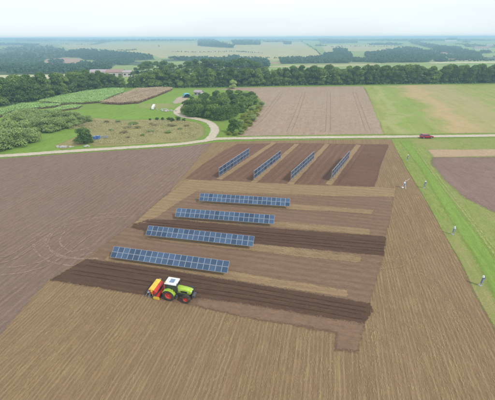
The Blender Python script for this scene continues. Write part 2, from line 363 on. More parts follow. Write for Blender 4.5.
def ribbon(name, P, width, lv, mat, amp=.1):
    P = np.array(P); d = np.gradient(P, axis=0); d[:, 2] = 0; d /= np.linalg.norm(d, axis=1)[:, None]+1e-9
    N = np.stack([-d[:, 1], d[:, 0], d[:, 2]*0], 1); n = len(P)
    wl = (np.atleast_1d(width)/2+rs.normal(size=n)*amp)[:, None]; wr = (np.atleast_1d(width)/2+rs.normal(size=n)*amp)[:, None]
    V = np.vstack([P+N*wl*1.25, P+N*wl*.6, P-N*wr*.6, P-N*wr*1.25]); V[:, 2] = level(lv)
    Q = [(i+n*(r+1), i+1+n*(r+1), i+1+n*r, i+n*r) for r in range(3) for i in range(n-1)]
    me = fast_mesh(name, V, Q); me.attributes.new('mask', 'FLOAT', 'POINT').data.foreach_set('value', np.repeat([0, 1, 1, 0], n).astype(np.float32)); o = link(name, me, M[mat]); props(o, kind='structure'); return o

gx = np.linspace(-560, 560, 29); gy = np.linspace(-160, 330, 15)
V = [(x, y, 0) for y in gy for x in gx]; Q = [(j*29+i, j*29+i+1, (j+1)*29+i+1, (j+1)*29+i) for j in range(14) for i in range(28)]
props(link('ground', fast_mesh('ground', V, Q), M['grass']), kind='structure')

# left: lawn, rough meadow
sheet('lawn', [(-120, 170), (0, 155), (60, 151), (110, 147), (160, 146), (205, 139), (214, 130), (206, 121), (182, 114), (200, 100), (250, 89), (140, 90), (100, 108), (60, 112), (-60, 122), (-160, 150)], 1, 'lawn', .3)
sheet('rough_meadow', [(88, 143), (62, 149), (56, 145), (72, 138), (90, 129), (60, 127), (72, 122), (97, 118), (118, 119.5), (150, 119.5), (178, 119.5), (200, 123), (206, 128), (205, 135), (190, 141), (150, 144), (120, 146), (95, 147)], 2, 'rough', .5)
sheet('dry_strip', [(135, 104), (160, 103), (176, 105), (176, 108), (160, 109), (140, 108)], 2, 'verge', .4)
sheet('gravel_yard', [(172, 103), (176, 98), (186, 95), (192, 96), (184, 102), (176, 104)], 3, 'greygravel', .2)
# ploughed field
PR = [(212, 142.5), (203, 152), (184, 176), (172, 188), (160, 199), (135, 222), (88, 257), (48, 281.5), (0, 336), (-60, 400)]
sheet('ploughed_field', [(-220, 178), (-100, 166), (0, 159), (60, 154.5), (120, 150.5), (180, 147), (200, 144.3)]+[(x+7, y) for x, y in PR[:-1]]+[(-20, 400), (-400, 400)], 2, 'plough', .12)
# stubble base
RB = [(391, 139.5), (395.6, 149), (405, 166), (422, 194), (440, 228), (460, 261), (475, 294), (497, 333), (540, 420), (570, 480)]
sheet('stubble_field', PR[:-1]+[(-60, 410), (-140, 480)]+RB[::-1]+[(384, 139.2), (300, 140.2), (245, 141.2)], 3, 'stubble', .10)
# upper plots
sheet('upper_plot', [(238, 144), (300, 143.5), (388.5, 144.5), (381, 165), (374, 187), (300, 184.5), (240, 182), (186, 178.5), (205, 163), (222, 152)], 4, 'plotup', .12)
sheet('dark_plot', [(366, 145), (388.3, 145), (380, 166), (373.5, 186.5), (338, 184.5), (352, 165)], 5, 'plotdark' if False else 'plotmid', .1)
def strip_along(p0, p1, wd, lv=5):
    a, b = G(*p0), G(*p1); n = 24; P = np.array([a+(b-a)*k/n for k in range(n+1)])
    return ribbon('stubble_strip', P, wd, lv, 'stubble_strip', .06)
for a, b in (((219, 179.5), (274, 142.8)), ((252.5, 183.5), (297, 144.2)), ((290, 184.5), (327.5, 144.2)), ((328.5, 185), (358.5, 145))): strip_along(a, b, 1.9, 6)
# main plot (base), lower rows
sheet('main_plot', [(171, 190), (196, 192), (240, 194), (300, 196), (345, 197), (393.5, 197.5), (391, 215), (386, 236), (382.5, 257), (376, 282), (371, 303.5), (365.5, 324), (358, 353), (335, 351), (336, 334), (290, 325.5), (245, 317.5), (195, 306.5), (141, 295), (100, 288), (50, 281), (86, 259.5), (110, 240), (134, 222.5)], 4, 'plot', .10)
sheet('tan_wedge', [(184, 181), (210, 181.5), (205, 186), (176, 204), (158, 217), (140, 226), (134, 224), (160, 201)], 5, 'stubble_strip', .2)
sheet('stubble_band', [(190, 180), (240, 182), (300, 184.8), (374, 187.3), (395, 188.5), (394, 197), (345, 196.5), (300, 195), (240, 193), (205, 191), (178, 189)], 5, 'stubble_strip', .18)
sheet('tan_strip', [(291, 204), (330, 207), (373, 210), (372, 214.5), (330, 211.5), (270, 209), (196, 203.5), (199, 201.5)], 6, 'stubble_strip', .15)
sheet('tan_strip', [(277, 222), (320, 225.5), (370, 230), (369.5, 235.3), (320, 231), (270, 227.5), (200, 222.5), (174, 219), (177, 216.5), (230, 221)], 6, 'stubble_strip', .15)
sheet('tan_strip', [(255, 244.5), (300, 249), (360, 255.5), (359, 261.7), (300, 255.5), (240, 249.5), (180, 242.5), (143, 238), (146, 234.5), (200, 240)], 6, 'stubble_strip', .15)
sheet('tan_strip', [(232, 272), (280, 279.5), (348.5, 290.5), (347.5, 297.7), (290, 288.8), (228, 279), (160, 269), (104, 261.3), (108, 256.5), (170, 265)], 6, 'stubble_strip', .15)
sheet('dark_strip', [(135, 224), (148, 219.5), (200, 221.5), (240, 226.5), (310, 230.8), (386, 237), (383.5, 256), (320, 250), (253, 243.5), (200, 237), (145, 231.5), (131, 228.5)], 5, 'plotdark', .1)
sheet('fresh_strip', [(50, 280.5), (86, 259.5), (125, 264), (165, 269), (245, 283), (310, 293.5), (371, 304), (374.5, 311), (365, 323.5), (310, 315), (245, 304), (196, 297.5), (141, 294), (95, 287)], 5, 'plotdark', .1)
sheet('seeded_band', [(196, 298.5), (245, 305), (310, 316), (364.5, 325), (357.5, 352.5), (335.5, 350.5), (336.5, 333.5), (290, 325), (245, 317), (197, 306)], 6, 'seeded', .1)
# far brown field
sheet('harrowed_field', [(237, 136), (247, 124), (262, 103), (257, 96), (248, 91), (215, 89.3), (235, 87.6), (300, 87), (363, 86.2), (372, 103), (384.5, 134)], 2, 'harrow', .25)
# right: mottled meadow, verge, mown strip, bare plot
sheet('mottled_meadow', [(363, 86), (430, 85), (560, 84.3), (640, 110), (700, 131.5), (384.5, 134.2), (372, 103)], 2, 'mottled', .4)
sheet('verge', [(391, 139), (700, 136.8), (760, 250), (760, 420), (600, 480), (540, 420), (497, 333), (475, 294), (460, 261), (440, 228), (422, 194), (405, 166), (395.6, 149)], 2, 'verge', .1)
sheet('mown_strip', [(399, 141), (409, 141), (428, 168), (452, 200), (470, 225), (497, 262), (560, 340), (580, 430), (540, 400), (505, 318), (477, 262), (452, 222), (425, 176), (409, 152)], 3, 'mown', .15)
sheet('bare_plot', [(432, 157), (520, 156.3), (600, 158), (640, 245), (560, 230), (497, 213), (466, 197), (443, 178), (431, 163)], 3, 'plotright', .35)
sheet('dry_plot', [(427, 149.8), (520, 148.5), (600, 149.5), (605, 157), (520, 156), (433, 156.8)], 3, 'tanplot', .2)
for off, col_ in ((0, 'grass_mark'), (3.2, 'grass_mark')):
    P = spline([G(413+off, 146), G(440+off, 183), G(470+off, 221), G(500+off*1.5, 262), G(560+off*2, 335)], 12); ribbon('wheel_mark', P, .5, 4, 'grass_mark', .06)
# farm track
TP = [(-260, 172), (-100, 160.5), (0, 156.2), (60, 152), (120, 148.3), (175, 144.6), (200, 141.6), (216, 139.2), (245, 138.4), (330, 137.4), (420, 136.6), (495, 135.7), (620, 134.3), (760, 132.5)]
ribbon('farm_track', spline([G(*p) for p in TP], 14), 3.5, 8, 'gravel', .12)
ribbon('farm_track', spline([G(*p) for p in [(208, 141), (213.5, 134), (214.5, 128.5), (209, 122.5), (197, 119), (185, 117), (178, 114), (177.5, 110.5), (183, 106), (190, 102)]], 10), 3.9, 8, 'gravel', .12)
# wheel marks
def marks(pts, gap, wd, lv, mat, n=10):
    P = spline([G(*p) for p in pts], n); d = np.gradient(P, axis=0); d /= np.linalg.norm(d, axis=1)[:, None]
    N = np.stack([-d[:, 1], d[:, 0], d[:, 2]*0], 1)
    for s in (-.5, .5): ribbon('wheel_mark', P+N*gap*s, wd, lv, mat, .04)
for pts in ([(241, 133), (262, 118), (282, 92)], [(289, 132), (297, 113), (304, 92)], [(328, 132), (328.5, 110), (329, 92)], [(368, 131), (360, 108), (354, 92)]): marks(pts, 2.0, .45, 3, 'dark_mark')
marks([(96, 262), (72, 262), (50, 256), (40, 245), (46, 233), (66, 223), (95, 217), (130, 214)], 2.0, .55, 3, 'wheel_mark')
marks([(92, 250), (70, 255), (58, 250), (54, 242), (60, 232), (80, 223), (110, 218)], 2.0, .5, 4, 'wheel_mark')
marks([(0, 272), (30, 268), (55, 258), (85, 235), (110, 222)], 2.0, .45, 5, 'wheel_mark')
marks([(-20, 262), (10, 258), (40, 240), (70, 226)], 2.0, .4, 6, 'wheel_mark')
for k, pts in enumerate(([(245, 272), (310, 281)], [(50, 291), (120, 305), (220, 330), (330, 352)], [(255, 395), (300, 345), (330, 365)])): pass
marks([(392, 196), (402, 214), (414, 240), (400, 262), (376, 266)], 1.8, .35, 5, 'stubble_mark')
for y0, y1 in ((287, 311), (292, 316)): pass
for pts in ([(88, 264), (160, 275), (245, 289), (366, 310)], [(72, 272), (150, 284), (245, 297), (362, 317)]): marks(pts, .9, .16, 9, 'furrow_mark')
for pts in ([(150, 223.5), (245, 232), (384, 244)], [(245, 238), (384, 250.5)]): marks(pts, .9, .16, 9, 'furrow_mark')

# ---------------------------------------------------------------- far land
HY = [330, 450, 800, 1500, 3000, 5000, 9000, 14000]; HZ = [0, -5, -15, -6, 9, 15, 16, 16]
def hgt(x, y):
    b = np.interp(y, HY, HZ); k = np.clip((y-360)/500, 0, 1)
    return b+k*(2.4*np.sin(x/310+y/900)+1.8*np.sin(x/170-y/420+1)+1.2*np.sin(x/83+y/260)+np.clip((y-1200)/1500, 0, 1)*3.5*np.sin(x/430+y/1500+.7)) * np.clip(1.2-y/14000, .3, 1)
def GF(px, py):
    d = fwd+(px-247.5)/FPX*RT-(py-200)/FPX*UP; d = d/d[1]
    ys = np.geomspace(300, 11500, 1400); zs = CH+d[2]*ys; xs = d[0]*ys
    h = hgt(xs, ys); i = np.argmax(zs <= h)
    if zs[i] > h[i]: i = len(ys)-1
    return np.array([xs[i], ys[i], h[i]])
NT, NY = 760, 300
tt = np.linspace(-1.7, 1.7, NT+1); yy = np.geomspace(330, 13500, NY+1)
X = tt[None, :]*yy[:, None]; Y = np.repeat(yy[:, None], NT+1, 1); Z = hgt(X, Y); Z[0] = 0
PV = np.stack([X, Y, Z], 2)
FC = (PV[:-1, :-1]+PV[1:, 1:]+PV[1:, :-1]+PV[:-1, 1:])/4
fpx, fpy = project(FC.reshape(-1, 3))
def inside(px, py, poly):
    r = np.zeros(len(px), bool); n = len(poly)
    for i in range(n):
        x1, y1 = poly[i]; x2, y2 = poly[(i+1) % n]
        if y1 == y2: continue
        r ^= ((y1 > py) != (y2 > py)) & (px < (x2-x1)*(py-y1)/(y2-y1)+x1)
    return r
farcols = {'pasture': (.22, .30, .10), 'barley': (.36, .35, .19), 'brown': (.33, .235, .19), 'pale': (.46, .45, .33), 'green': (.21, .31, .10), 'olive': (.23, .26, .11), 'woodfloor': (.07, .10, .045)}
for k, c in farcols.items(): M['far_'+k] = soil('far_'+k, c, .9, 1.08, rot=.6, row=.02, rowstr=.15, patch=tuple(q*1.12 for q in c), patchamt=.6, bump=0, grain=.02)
FARP = [
 ('barley', [(58, 44), (120, 42.5), (240, 43), (240, 59), (160, 58), (150, 54), (100, 49), (70, 50)]),
 ('barley', [(240, 42.5), (300, 42), (318, 52), (322, 58), (285, 61), (240, 60)]),
 ('pasture', [(303, 42), (360, 42), (410, 43), (430, 50), (400, 49), (365, 54), (345, 53), (322, 54), (310, 46)]),
 ('barley', [(322, 45), (380, 45), (408, 47), (395, 52), (350, 51), (325, 52)]),
 ('brown', [(44, 59), (60, 57.5), (80, 59), (84, 64), (60, 66), (46, 64)]),
 ('brown', [(0, 69), (14, 70), (12, 73), (0, 73)]),
 ('brown', [(0, 51), (8, 51), (8, 54), (0, 54)]),
 ('pale', [(-60, 64), (14, 65), (40, 63), (40, 66), (14, 68), (-60, 68)]),
 ('pale', [(-80, 74.5), (30, 75.5), (110, 73), (112, 77), (30, 79), (-80, 78)]),
 ('barley', [(262, 66), (330, 65), (380, 63.5), (380, 65), (330, 66.5), (262, 67.3)]),
 ('pale', [(430, 62.2), (520, 61.3), (640, 60), (640, 62), (430, 63.3)]),
 ('olive', [(300, 63.5), (420, 62), (425, 63), (300, 65)]),
 ('green', [(240, 69), (330, 67), (420, 66), (520, 64), (520, 70), (240, 75)]),
 ('brown', [(262, 61.5), (280, 62), (280, 63.8), (262, 64)]),
 ('brown', [(432, 50), (452, 51), (450, 54), (436, 53)]),
 ('brown', [(440, 58.5), (520, 58), (520, 60.5), (445, 61)]),
 ('olive', [(380, 57.5), (400, 58), (440, 60), (440, 62), (330, 63), (330, 61)]),
 ('pasture', [(455, 47), (560, 47), (560, 57), (480, 57), (462, 50)]),
 ('olive', [(0, 43), (50, 43), (62, 46), (50, 46.5), (0, 47)]),
 ('green', [(0, 56), (8, 52), (10, 58), (0, 60)]),
 ('pasture', [(110, 59), (160, 60), (240, 62), (240, 66), (150, 66), (110, 63)]),
]
WOODS = [
 ('mixed wood spreading over the left hillside', [(-90, 52), (0, 50), (10, 47), (34, 46.5), (50, 46), (62, 48.5), (70, 52.5), (66, 57.5), (46, 59.5), (42, 63), (20, 64), (-90, 65)], 1.0),
 ('low band of trees below the pink brown field at left', [(-60, 71), (10, 70), (20, 68), (44, 66), (62, 66.5), (82, 64.5), (110, 60), (116, 64), (108, 72), (60, 74), (-60, 76)], 1.0),
 ('wood across the valley above the farm buildings', [(70, 50.5), (92, 50), (108, 52), (150, 56), (156, 60), (120, 61), (84, 60), (80, 58), (66, 57)], 1.0),
 ('line of trees on the left skyline', [(-60, 38.8), (18, 38.8), (48, 39.2), (60, 40), (58, 41), (48, 41.6), (0, 41.4), (-60, 41.4)], 1.5),
 ('thin skyline trees left of centre', [(60, 39.9), (112, 40), (150, 40), (196, 40.2), (196, 41), (112, 41.5), (98, 44.5), (90, 45), (98, 42), (60, 41.4)], 1.35),
 ('dark spinney on the pale hill left of centre', [(198, 39.5), (214, 39.5), (220, 43), (234, 46), (233, 48), (216, 47.5), (198, 46)], 1.2),
 ('dark spinney on the pale hill near the centre', [(231, 41), (246, 39.5), (261, 40), (260, 45), (234, 45)], 1.2),
 ('small round spinney on the pale hill', [(283, 42), (291, 41.5), (291, 44.5), (284, 44.5)], 1),
 ('dark wood corner just above the shelter belt near the centre', [(222, 62), (250, 60.5), (266, 62), (269, 67.5), (240, 68), (222, 66)], 1.2),
 ('long low wood in the middle of the valley', [(280, 60), (300, 59), (340, 57.5), (350, 59), (349, 63), (300, 63.5), (281, 64)], 1.0),
 ('wood on the skyline right of centre', [(318, 39), (345, 39.5), (358, 41), (357, 43), (320, 44)], .9),
 ('oval copse in the pale valley field', [(333, 49.8), (340, 48.8), (347, 50), (347, 52), (334, 52)], 1),
 ('patchy trees in the valley right of centre', [(322, 55), (336, 53), (350, 54), (352, 58), (330, 57.5)], .9),
 ('wood in the right valley', [(364, 54), (380, 52.5), (400, 48), (416, 48.5), (430, 53), (446, 57), (432, 60), (398, 60), (366, 58)], 1.0),
 ('wooded hedge band curving down the right hillside', [(408, 40.5), (418, 41.5), (432, 45), (462, 49), (484, 56), (470, 57), (450, 54), (430, 48.5), (412, 44)], 1.0),
 ('skyline hedges at far right', [(462, 44), (500, 45.5), (560, 46), (560, 48.5), (500, 48), (466, 47)], .8),
 ('distant woods along the right skyline', [(260, 39.2), (318, 39.5), (400, 39.5), (560, 38.8), (560, 40.4), (400, 41.3), (260, 40.6)], .9),
 ('round dark wood on the right skyline', [(446, 38.5), (450, 37.6), (456, 37.6), (459, 39.5), (447, 40)], 1.5),
]
WOODS += [
 ('wooded slope on the left hill just under the skyline', [(-60, 42.5), (0, 43), (20, 43.5), (40, 44), (38, 45.5), (0, 45.5), (-60, 45.5)], .9),
 ('broken tree band under the left hillside wood', [(-60, 66), (0, 66.5), (30, 65.2), (44, 64.6), (40, 66.2), (0, 68), (-60, 68.5)], .9),
 ('tree band between the left valley and the farm buildings', [(112, 62), (150, 61.5), (168, 62.5), (176, 65), (150, 66), (116, 65)], 1.0),
 ('ragged tree line at the foot of the pale hill', [(160, 59.5), (200, 58.5), (232, 59.5), (236, 61.5), (200, 61), (164, 61.5)], .9),
 ('scrubby wood above the belt right of centre', [(352, 59), (372, 60), (398, 61), (430, 61), (428, 62.2), (390, 62.5), (352, 62)], .8),
 ('wood spreading under the far right hillside', [(446, 56), (470, 57.5), (500, 57), (560, 56), (560, 58.5), (480, 59.5), (448, 58.5)], .8),
 ('tree band along the far right pastures', [(430, 46), (450, 46.5), (462, 47.5), (458, 48.5), (440, 48)], .8),
 ('small wood on the far central pasture', [(368, 43.5), (392, 43), (404, 44), (398, 45.2), (370, 45.2)], .8),
 ('thin dark wood on the far central skyline', [(262, 41.3), (282, 40.8), (300, 41.2), (296, 42), (266, 42.3)], .8),
]
for k_ in range(26):
    cx_, cy_ = rs.uniform(-20, 500), rs.uniform(42, 63); hw_ = rs.uniform(2, 8); hh_ = .25+hw_*.07*rs.uniform(.6, 1.4)*(cy_-36)/18
    if 100 < cx_ < 260 and cy_ < 58 and rs.rand() < .7: continue
    WOODS.append(('small hazy copse scattered on the far fields', [(cx_+hw_*math.cos(q)*rs.uniform(.7, 1.2), cy_+hh_*math.sin(q)*rs.uniform(.7, 1.2)) for q in np.linspace(0, 6.28, 10)[:-1]], .9))
own = np.full(len(fpx), -1); rough_px = fpx+rs.normal(size=len(fpx))*.35; rough_py = fpy+rs.normal(size=len(fpx))*.05
for i, (m_, poly) in enumerate(FARP): own[inside(rough_px, rough_py, poly)] = i
nP = len(FARP)
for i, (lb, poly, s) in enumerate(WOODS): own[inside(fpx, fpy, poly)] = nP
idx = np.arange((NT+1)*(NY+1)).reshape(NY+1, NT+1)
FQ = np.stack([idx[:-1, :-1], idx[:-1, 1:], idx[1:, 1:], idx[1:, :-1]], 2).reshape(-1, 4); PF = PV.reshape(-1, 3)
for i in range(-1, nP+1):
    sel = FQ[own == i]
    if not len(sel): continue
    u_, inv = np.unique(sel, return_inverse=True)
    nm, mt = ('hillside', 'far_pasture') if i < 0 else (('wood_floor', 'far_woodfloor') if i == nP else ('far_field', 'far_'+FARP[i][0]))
    props(link(nm, fast_mesh(nm, PF[u_], inv.reshape(-1, 4), True), M[mt]), kind='structure')

# ---------------------------------------------------------------- foliage
def cards(centers, normals, size, r, jitter=.8):
    n = len(centers); nn = normals+r.normal(size=(n, 3))*jitter; nn /= np.linalg.norm(nn, axis=1)[:, None]+1e-9
    a = np.cross(nn, r.normal(size=(n, 3))); a /= np.linalg.norm(a, axis=1)[:, None]+1e-9; b = np.cross(nn, a)
    s = (size*r.uniform(.6, 1.35, n))[:, None]; k = r.uniform(.5, .95, n)[:, None]
    V = np.stack([centers-a*s, centers-b*s*k, centers+a*s, centers+b*s*k], 1).reshape(-1, 3)
    return V, np.arange(4*n).reshape(n, 4)
def crown_mesh(name, r, h, wd, n, size, base=.12, lobes=12, flat=1.0):
    # lobes placed in an uneven ellipsoid; leaf cards on the shell of every lobe
    C_, R_ = [], []
    for i in range(lobes):
        t = r.uniform(0, 2*math.pi); f = r.uniform(0, 1); z = h*(base+(1-base)*r.uniform(.12, .86))
        prof = math.sin(math.pi*min(1, max(.1, (z/h-base)/(1-base)*.8+.18)))**.7
        rr = wd*.5*prof*r.uniform(.25, .72); C_.append((rr*math.cos(t), rr*math.sin(t), z)); R_.append(wd*r.uniform(.17, .30))
    C_.append((0, 0, h*.82)); R_.append(wd*.22)
    C_ = np.array(C_); R_ = np.array(R_); pk = r.choice(len(R_), n, p=R_**2/np.sum(R_**2))
    d = r.normal(size=(n, 3)); d /= np.linalg.norm(d, axis=1)[:, None]; d[:, 2] = np.where(d[:, 2] < -.3, -d[:, 2]*.6, d[:, 2])
    P = C_[pk]+d*(R_[pk]*r.uniform(.72, 1.08, n)**1.0)[:, None]*np.array([1, 1, .85*flat])
    P[:, 2] = np.maximum(P[:, 2], .1)
    V, Q = cards(P, d, size, r)
    return fast_mesh(name, V, Q)
def trunk_mesh(name, h, r0_, r):
    b = MB(); b.cyl((0, 0, -.3), (0, 0, h*.55), r0_, r0_*.55, 8)
    for k in range(4):
        t = k*1.57+r.uniform(0, .8); z = h*r.uniform(.25, .45)
        b.cyl((0, 0, z), (math.cos(t)*h*.2, math.sin(t)*h*.2, z+h*.25), r0_*.45, r0_*.15, 6)
    me = bpy.data.meshes.new(name); b.bm.to_mesh(me); b.bm.free(); me.materials.append(M['bark']); return me
trees = []
for k in range(9):
    wd = rs.uniform(7.5, 10.5); me = crown_mesh('crown', rs, 14, wd, 4600, .31, base=.0, lobes=17); me.materials.append(M['leaf'])
    trees.append((me, trunk_mesh('trunk', 14, .28, rs)))
bushes = []
for k in range(6):
    me = crown_mesh('bush_foliage', rs, 5, 6.5, 5200, .17, base=0, lobes=14); bushes.append((me, trunk_mesh('bush_stem', 3.5, .12, rs)))
def plant(name, kindset, p, sx_, sz, label, cat, group=None, mat='leaf', stem='trunk', leafname='crown'):
    me, tr = kindset[rs.randint(len(kindset))]
    key = me.name+mat
    if not me.materials: me.materials.append(M[mat])
    o = empty(name, p, rs.uniform(0, 6.28), label=label, cat=cat, group=group); o.scale = (sx_, sx_, sz)
    c = link(leafname, me, None, o)
    if me.materials[0] is not M[mat]:
        c.material_slots[0].link = 'OBJECT'; c.material_slots[0].material = M[mat]
    link(stem, tr, None, o); return o
def top_z(P, ytop):
    # height above P needed for the crown top to reach picture row ytop
    lo, hi = 1, 40
    for _ in range(24):
        m = (lo+hi)/2; _, y = project(np.array([[P[0], P[1], P[2]+m]])); (lo, hi) = (m, hi) if y[0] > ytop else (lo, m)
    return lo
BELT = [(-60, 121, 84), (-25, 112, 82), (0, 106.5, 80), (20, 103.5, 78), (36, 101, 76), (60, 96.3, 74), (83, 92, 72.5), (103, 89.8, 72), (108, 89.4, 75), (125, 88, 77), (141, 87.8, 75.5), (150, 87.6, 70), (180, 87.8, 70), (215, 87.4, 70), (245, 86.6, 68.5), (300, 85.4, 67.5), (400, 84.2, 67), (495, 83.2, 66), (560, 82.6, 66)]
bw = np.array([G(a, b) for a, b, c in BELT]); bt = [c for *_, c in BELT]
seg = np.r_[0, np.cumsum(np.linalg.norm(np.diff(bw, axis=0), axis=1))]
ORD = ['first', 'second', 'third', 'fourth', 'fifth', 'sixth', 'seventh', 'eighth', 'ninth', 'tenth', 'eleventh', 'twelfth', 'thirteenth', 'fourteenth', 'fifteenth', 'sixteenth', 'seventeenth', 'eighteenth']
SECT = [(0, 'beyond the left picture edge'), (40, 'behind the willow clumps at far left'), (83, 'behind the narrow green crop plot'), (125, 'behind the wide green crop plot'), (173, 'behind the dry tan crop plot'), (205, 'behind the teal shelter'), (245, 'behind the central thicket'), (300, 'behind the left half of the brown field'), (362, 'behind the right half of the brown field'), (430, 'behind the left half of the mottled meadow'), (496, 'behind the right half of the mottled meadow'), (9999, 'beyond the right picture edge')]
for row in range(3):
    s = row*2.0; cnt = {}
    while s < seg[-1]:
        P = np.array([np.interp(s, seg, bw[:, i]) for i in range(3)]); yt = np.interp(s, seg, bt)
        hh = top_z(P, yt)*rs.uniform(.72, 1.14)
        off = np.array([-.35, .94, 0]) if P[0] < -95 else np.array([0, 1., 0])
        Q_ = P+off*(2.0+row*5.5+rs.uniform(-1.5, 1.5)); Q_[2] = hgt(Q_[0], Q_[1]) if Q_[1] > 330 else 0
        qx = project(Q_[None, :])[0][0]; sec = next(t_ for lim, t_ in SECT if qx < lim)
        cnt[sec] = cnt.get(sec, 0)+1
        if row == 0: lab = 'front row belt tree, %s from the left %s' % (ORD[min(17, cnt[sec]-1)], sec)
        else: lab = ('middle row' if row == 1 else 'back row')+' tree of the shelter belt '+sec
        w_ = hh/14*rs.uniform(.85, 1.1)
        plant('broadleaf_tree', trees, Q_, w_, hh/14, lab, 'tree', ('front row' if row == 0 else 'middle row' if row == 1 else 'back row')+' trees of the shelter belt '+sec, mat='leaf' if rs.rand() < .66 else 'leaf_light')
        s += rs.uniform(4.2, 6.8) if row < 2 else rs.uniform(6.5, 9)
n = 26000; sv = rs.uniform(0, seg[-1], n); dp = rs.uniform(-1.5, 13, n)
UB = np.stack([np.interp(sv, seg, bw[:, i]) for i in range(3)], 1); UB[:, 1] += dp; UB[:, 2] = rs.uniform(0, 1, n)*(1.6+1.2*np.sin(sv*.4)+.8*np.sin(sv*.13))*np.clip((dp+1.6)/2, .2, 1)+.1
V, Q = cards(UB, np.tile([0, -.6, .5], (n, 1)), .5, rs, .8)
props(link('hedge_undergrowth', fast_mesh('hedge_undergrowth', V, Q), M['leaf']), label='dark undergrowth filling the foot of the shelter belt', cat='undergrowth', kind='stuff')
# taller trees rising behind the belt
for (px, Yd, yt) in [(36, 330, 74), (92, 330, 69.5), (99, 345, 69), (101, 335, 70), (152, 395, 64), (158, 400, 61), (166, 405, 60), (172, 398, 60), (179, 392, 62), (188, 410, 64), (195, 390, 61), (201, 400, 58.5), (209, 405, 58), (216, 398, 58), (223, 390, 60), (229, 400, 60), (236, 395, 58), (243, 398, 57.5), (250, 405, 58.5), (256, 392, 61), (147, 400, 67), (185, 380, 67), (206, 370, 66), (219, 372, 65), (262, 385, 66), (308, 330, 65), (384, 312, 65), (346, 330, 66), (435, 308, 63.5), (473, 312, 64)]:
    x = (px-247.5)/FPX*Yd*1.03; P = np.array([x, Yd, float(hgt(x, Yd))]) if Yd > 330 else np.array([x, Yd, 0.])
    hh = top_z(P, yt)
    plant('broadleaf_tree', trees, P, hh/14*rs.uniform(1.1, 1.5), hh/14, 'taller tree rising behind the belt, '+('beside the farm buildings' if px < 105 else 'left of the dark group at centre left' if px < 175 else 'middle of the dark group behind the tan crop' if px < 215 else 'right part of the dark group above the thicket' if px < 270 else 'standing out of the straight belt above the brown field' if px < 370 else 'standing out of the straight belt above the mottled meadow'), 'tree', 'tall trees behind the shelter belt')
P = G(232.5, 88.6); plant('lime_green_tree', bushes, P, 1.0, 1.15, 'small bright yellow green tree in front of the dark belt, behind the central thicket', 'tree', mat='limeleaf')

# willow bushes, left
for i, (px, py, s) in enumerate([(6, 150, 1.25), (18, 147, 1.2), (30, 143, 1.05), (-8, 151, 1.2), (2, 141, 1.3), (14, 138, 1.3), (26, 137, 1.15), (36, 140, .9), (-6, 139, 1.3), (-24, 150, 1.3), (-26, 138, 1.3), (-45, 146, 1.4), (8, 146, 1.1)]):
    plant('willow_bush', bushes, G(px, py), s, s*1.0, 'grey green willow bush, %s side of the nearer left clump%s' % ('track' if py > 142 else 'far', ', cut by the picture edge' if px < 3 else (', middle' if px < 22 else ', right end')), 'bush', 'willows of the nearer left clump', 'willow', 'stem', 'foliage')
for i, (px, py, s) in enumerate([(12, 125, 1.05), (22, 124, 1.1), (32, 126, 1.1), (42, 131, 1.1), (50, 132, 1.15), (58, 130.5, 1.1), (66, 128.5, 1.0), (74, 126, .9), (82, 124, .78), (89, 122, .65), (30, 121, 1.15), (40, 122, 1.2), (50, 123, 1.2), (59, 122, 1.1), (68, 121.5, .95), (77, 120, .75), (20, 121, 1.0), (46, 127, 1.2), (36, 130, 1)]):
    plant('willow_bush', bushes, G(px, py), s, s*.95, 'grey green willow bush, %s of the farther long clump, %s' % ('near side' if py > 123.5 else 'lawn side', 'left part' if px < 35 else ('centre' if px < 57 else ('right part' if px < 80 else 'right tip'))), 'bush', 'willows of the farther left clump', 'willow', 'stem', 'foliage')
rbm = crown_mesh('round_crown', rs, 5, 6.2, 7000, .17, base=0, lobes=30); rbm.materials.append(M['leaf'])
plant('round_bush', [(rbm, bushes[0][1])], G(84, 143), 1.1, 1.0, 'single dark round bush with yellowish top beside the blue containers by the track', 'bush')
for i, (px, py, s) in enumerate([(92, 142.5, .25), (76, 119, .3), (172, 121.5, .4), (178, 120.8, .45), (169, 120.5, .35), (163, 120, .28), (157, 120.2, .3), (150, 120.3, .22), (184, 121.2, .3)]):
    plant('low_shrub', bushes, G(px, py), s, s*.8, 'low dark shrub along the far edge of the rough meadow' if px > 100 else ('tiny shrub right beside the round bush' if px > 90 else 'tiny shrub at the tip of the willow clump'), 'shrub', 'low shrubs on the meadow edge' if px > 100 else None)
for px, py, sc_, mt in [(108, 124, .5, 'tuft'), (116, 122.5, .6, 'willow'), (124, 126, .45, 'tuft'), (131, 123, .55, 'willow'), (138, 129, .4, 'tuft'), (146, 124.5, .5, 'tuft'), (152, 131, .45, 'willow'), (160, 126, .5, 'tuft'), (168, 132, .45, 'willow'), (175, 127, .5, 'tuft'), (183, 131, .4, 'willow'), (142, 136, .4, 'willow'), (120, 134, .45, 'tuft'), (110, 130, .5, 'willow'), (128, 139, .35, 'tuft'), (190, 126, .4, 'tuft'), (84, 125.5, .45, 'tuft'), (90, 123, .4, 'willow')]:
    plant('bramble', bushes, G(px+rs.normal()*3, py+rs.normal()), sc_*rs.uniform(.7, 1.6), sc_*rs.uniform(.25, .5), '%s bramble mound in the %s of the rough meadow' % ('tan' if mt == 'tuft' else 'grey green', 'far side' if py < 127 else 'near side'), 'bramble', 'bramble mounds in the rough meadow', mt, 'stem', 'foliage')
for px, yd, yt in [(111, 330, 72.5), (118, 335, 74.5), (124, 332, 73.5), (131, 338, 75), (143, 330, 71.5)]:
    x = (px-247.5)/FPX*yd*1.03; P = np.array([x, yd, float(hgt(x, yd))]); hh = top_z(P, yt)
    plant('broadleaf_tree', trees, P, hh/14*1.1, hh/14, 'tree directly in front of the pale farm buildings above the belt', 'tree', 'trees in front of the farm buildings')
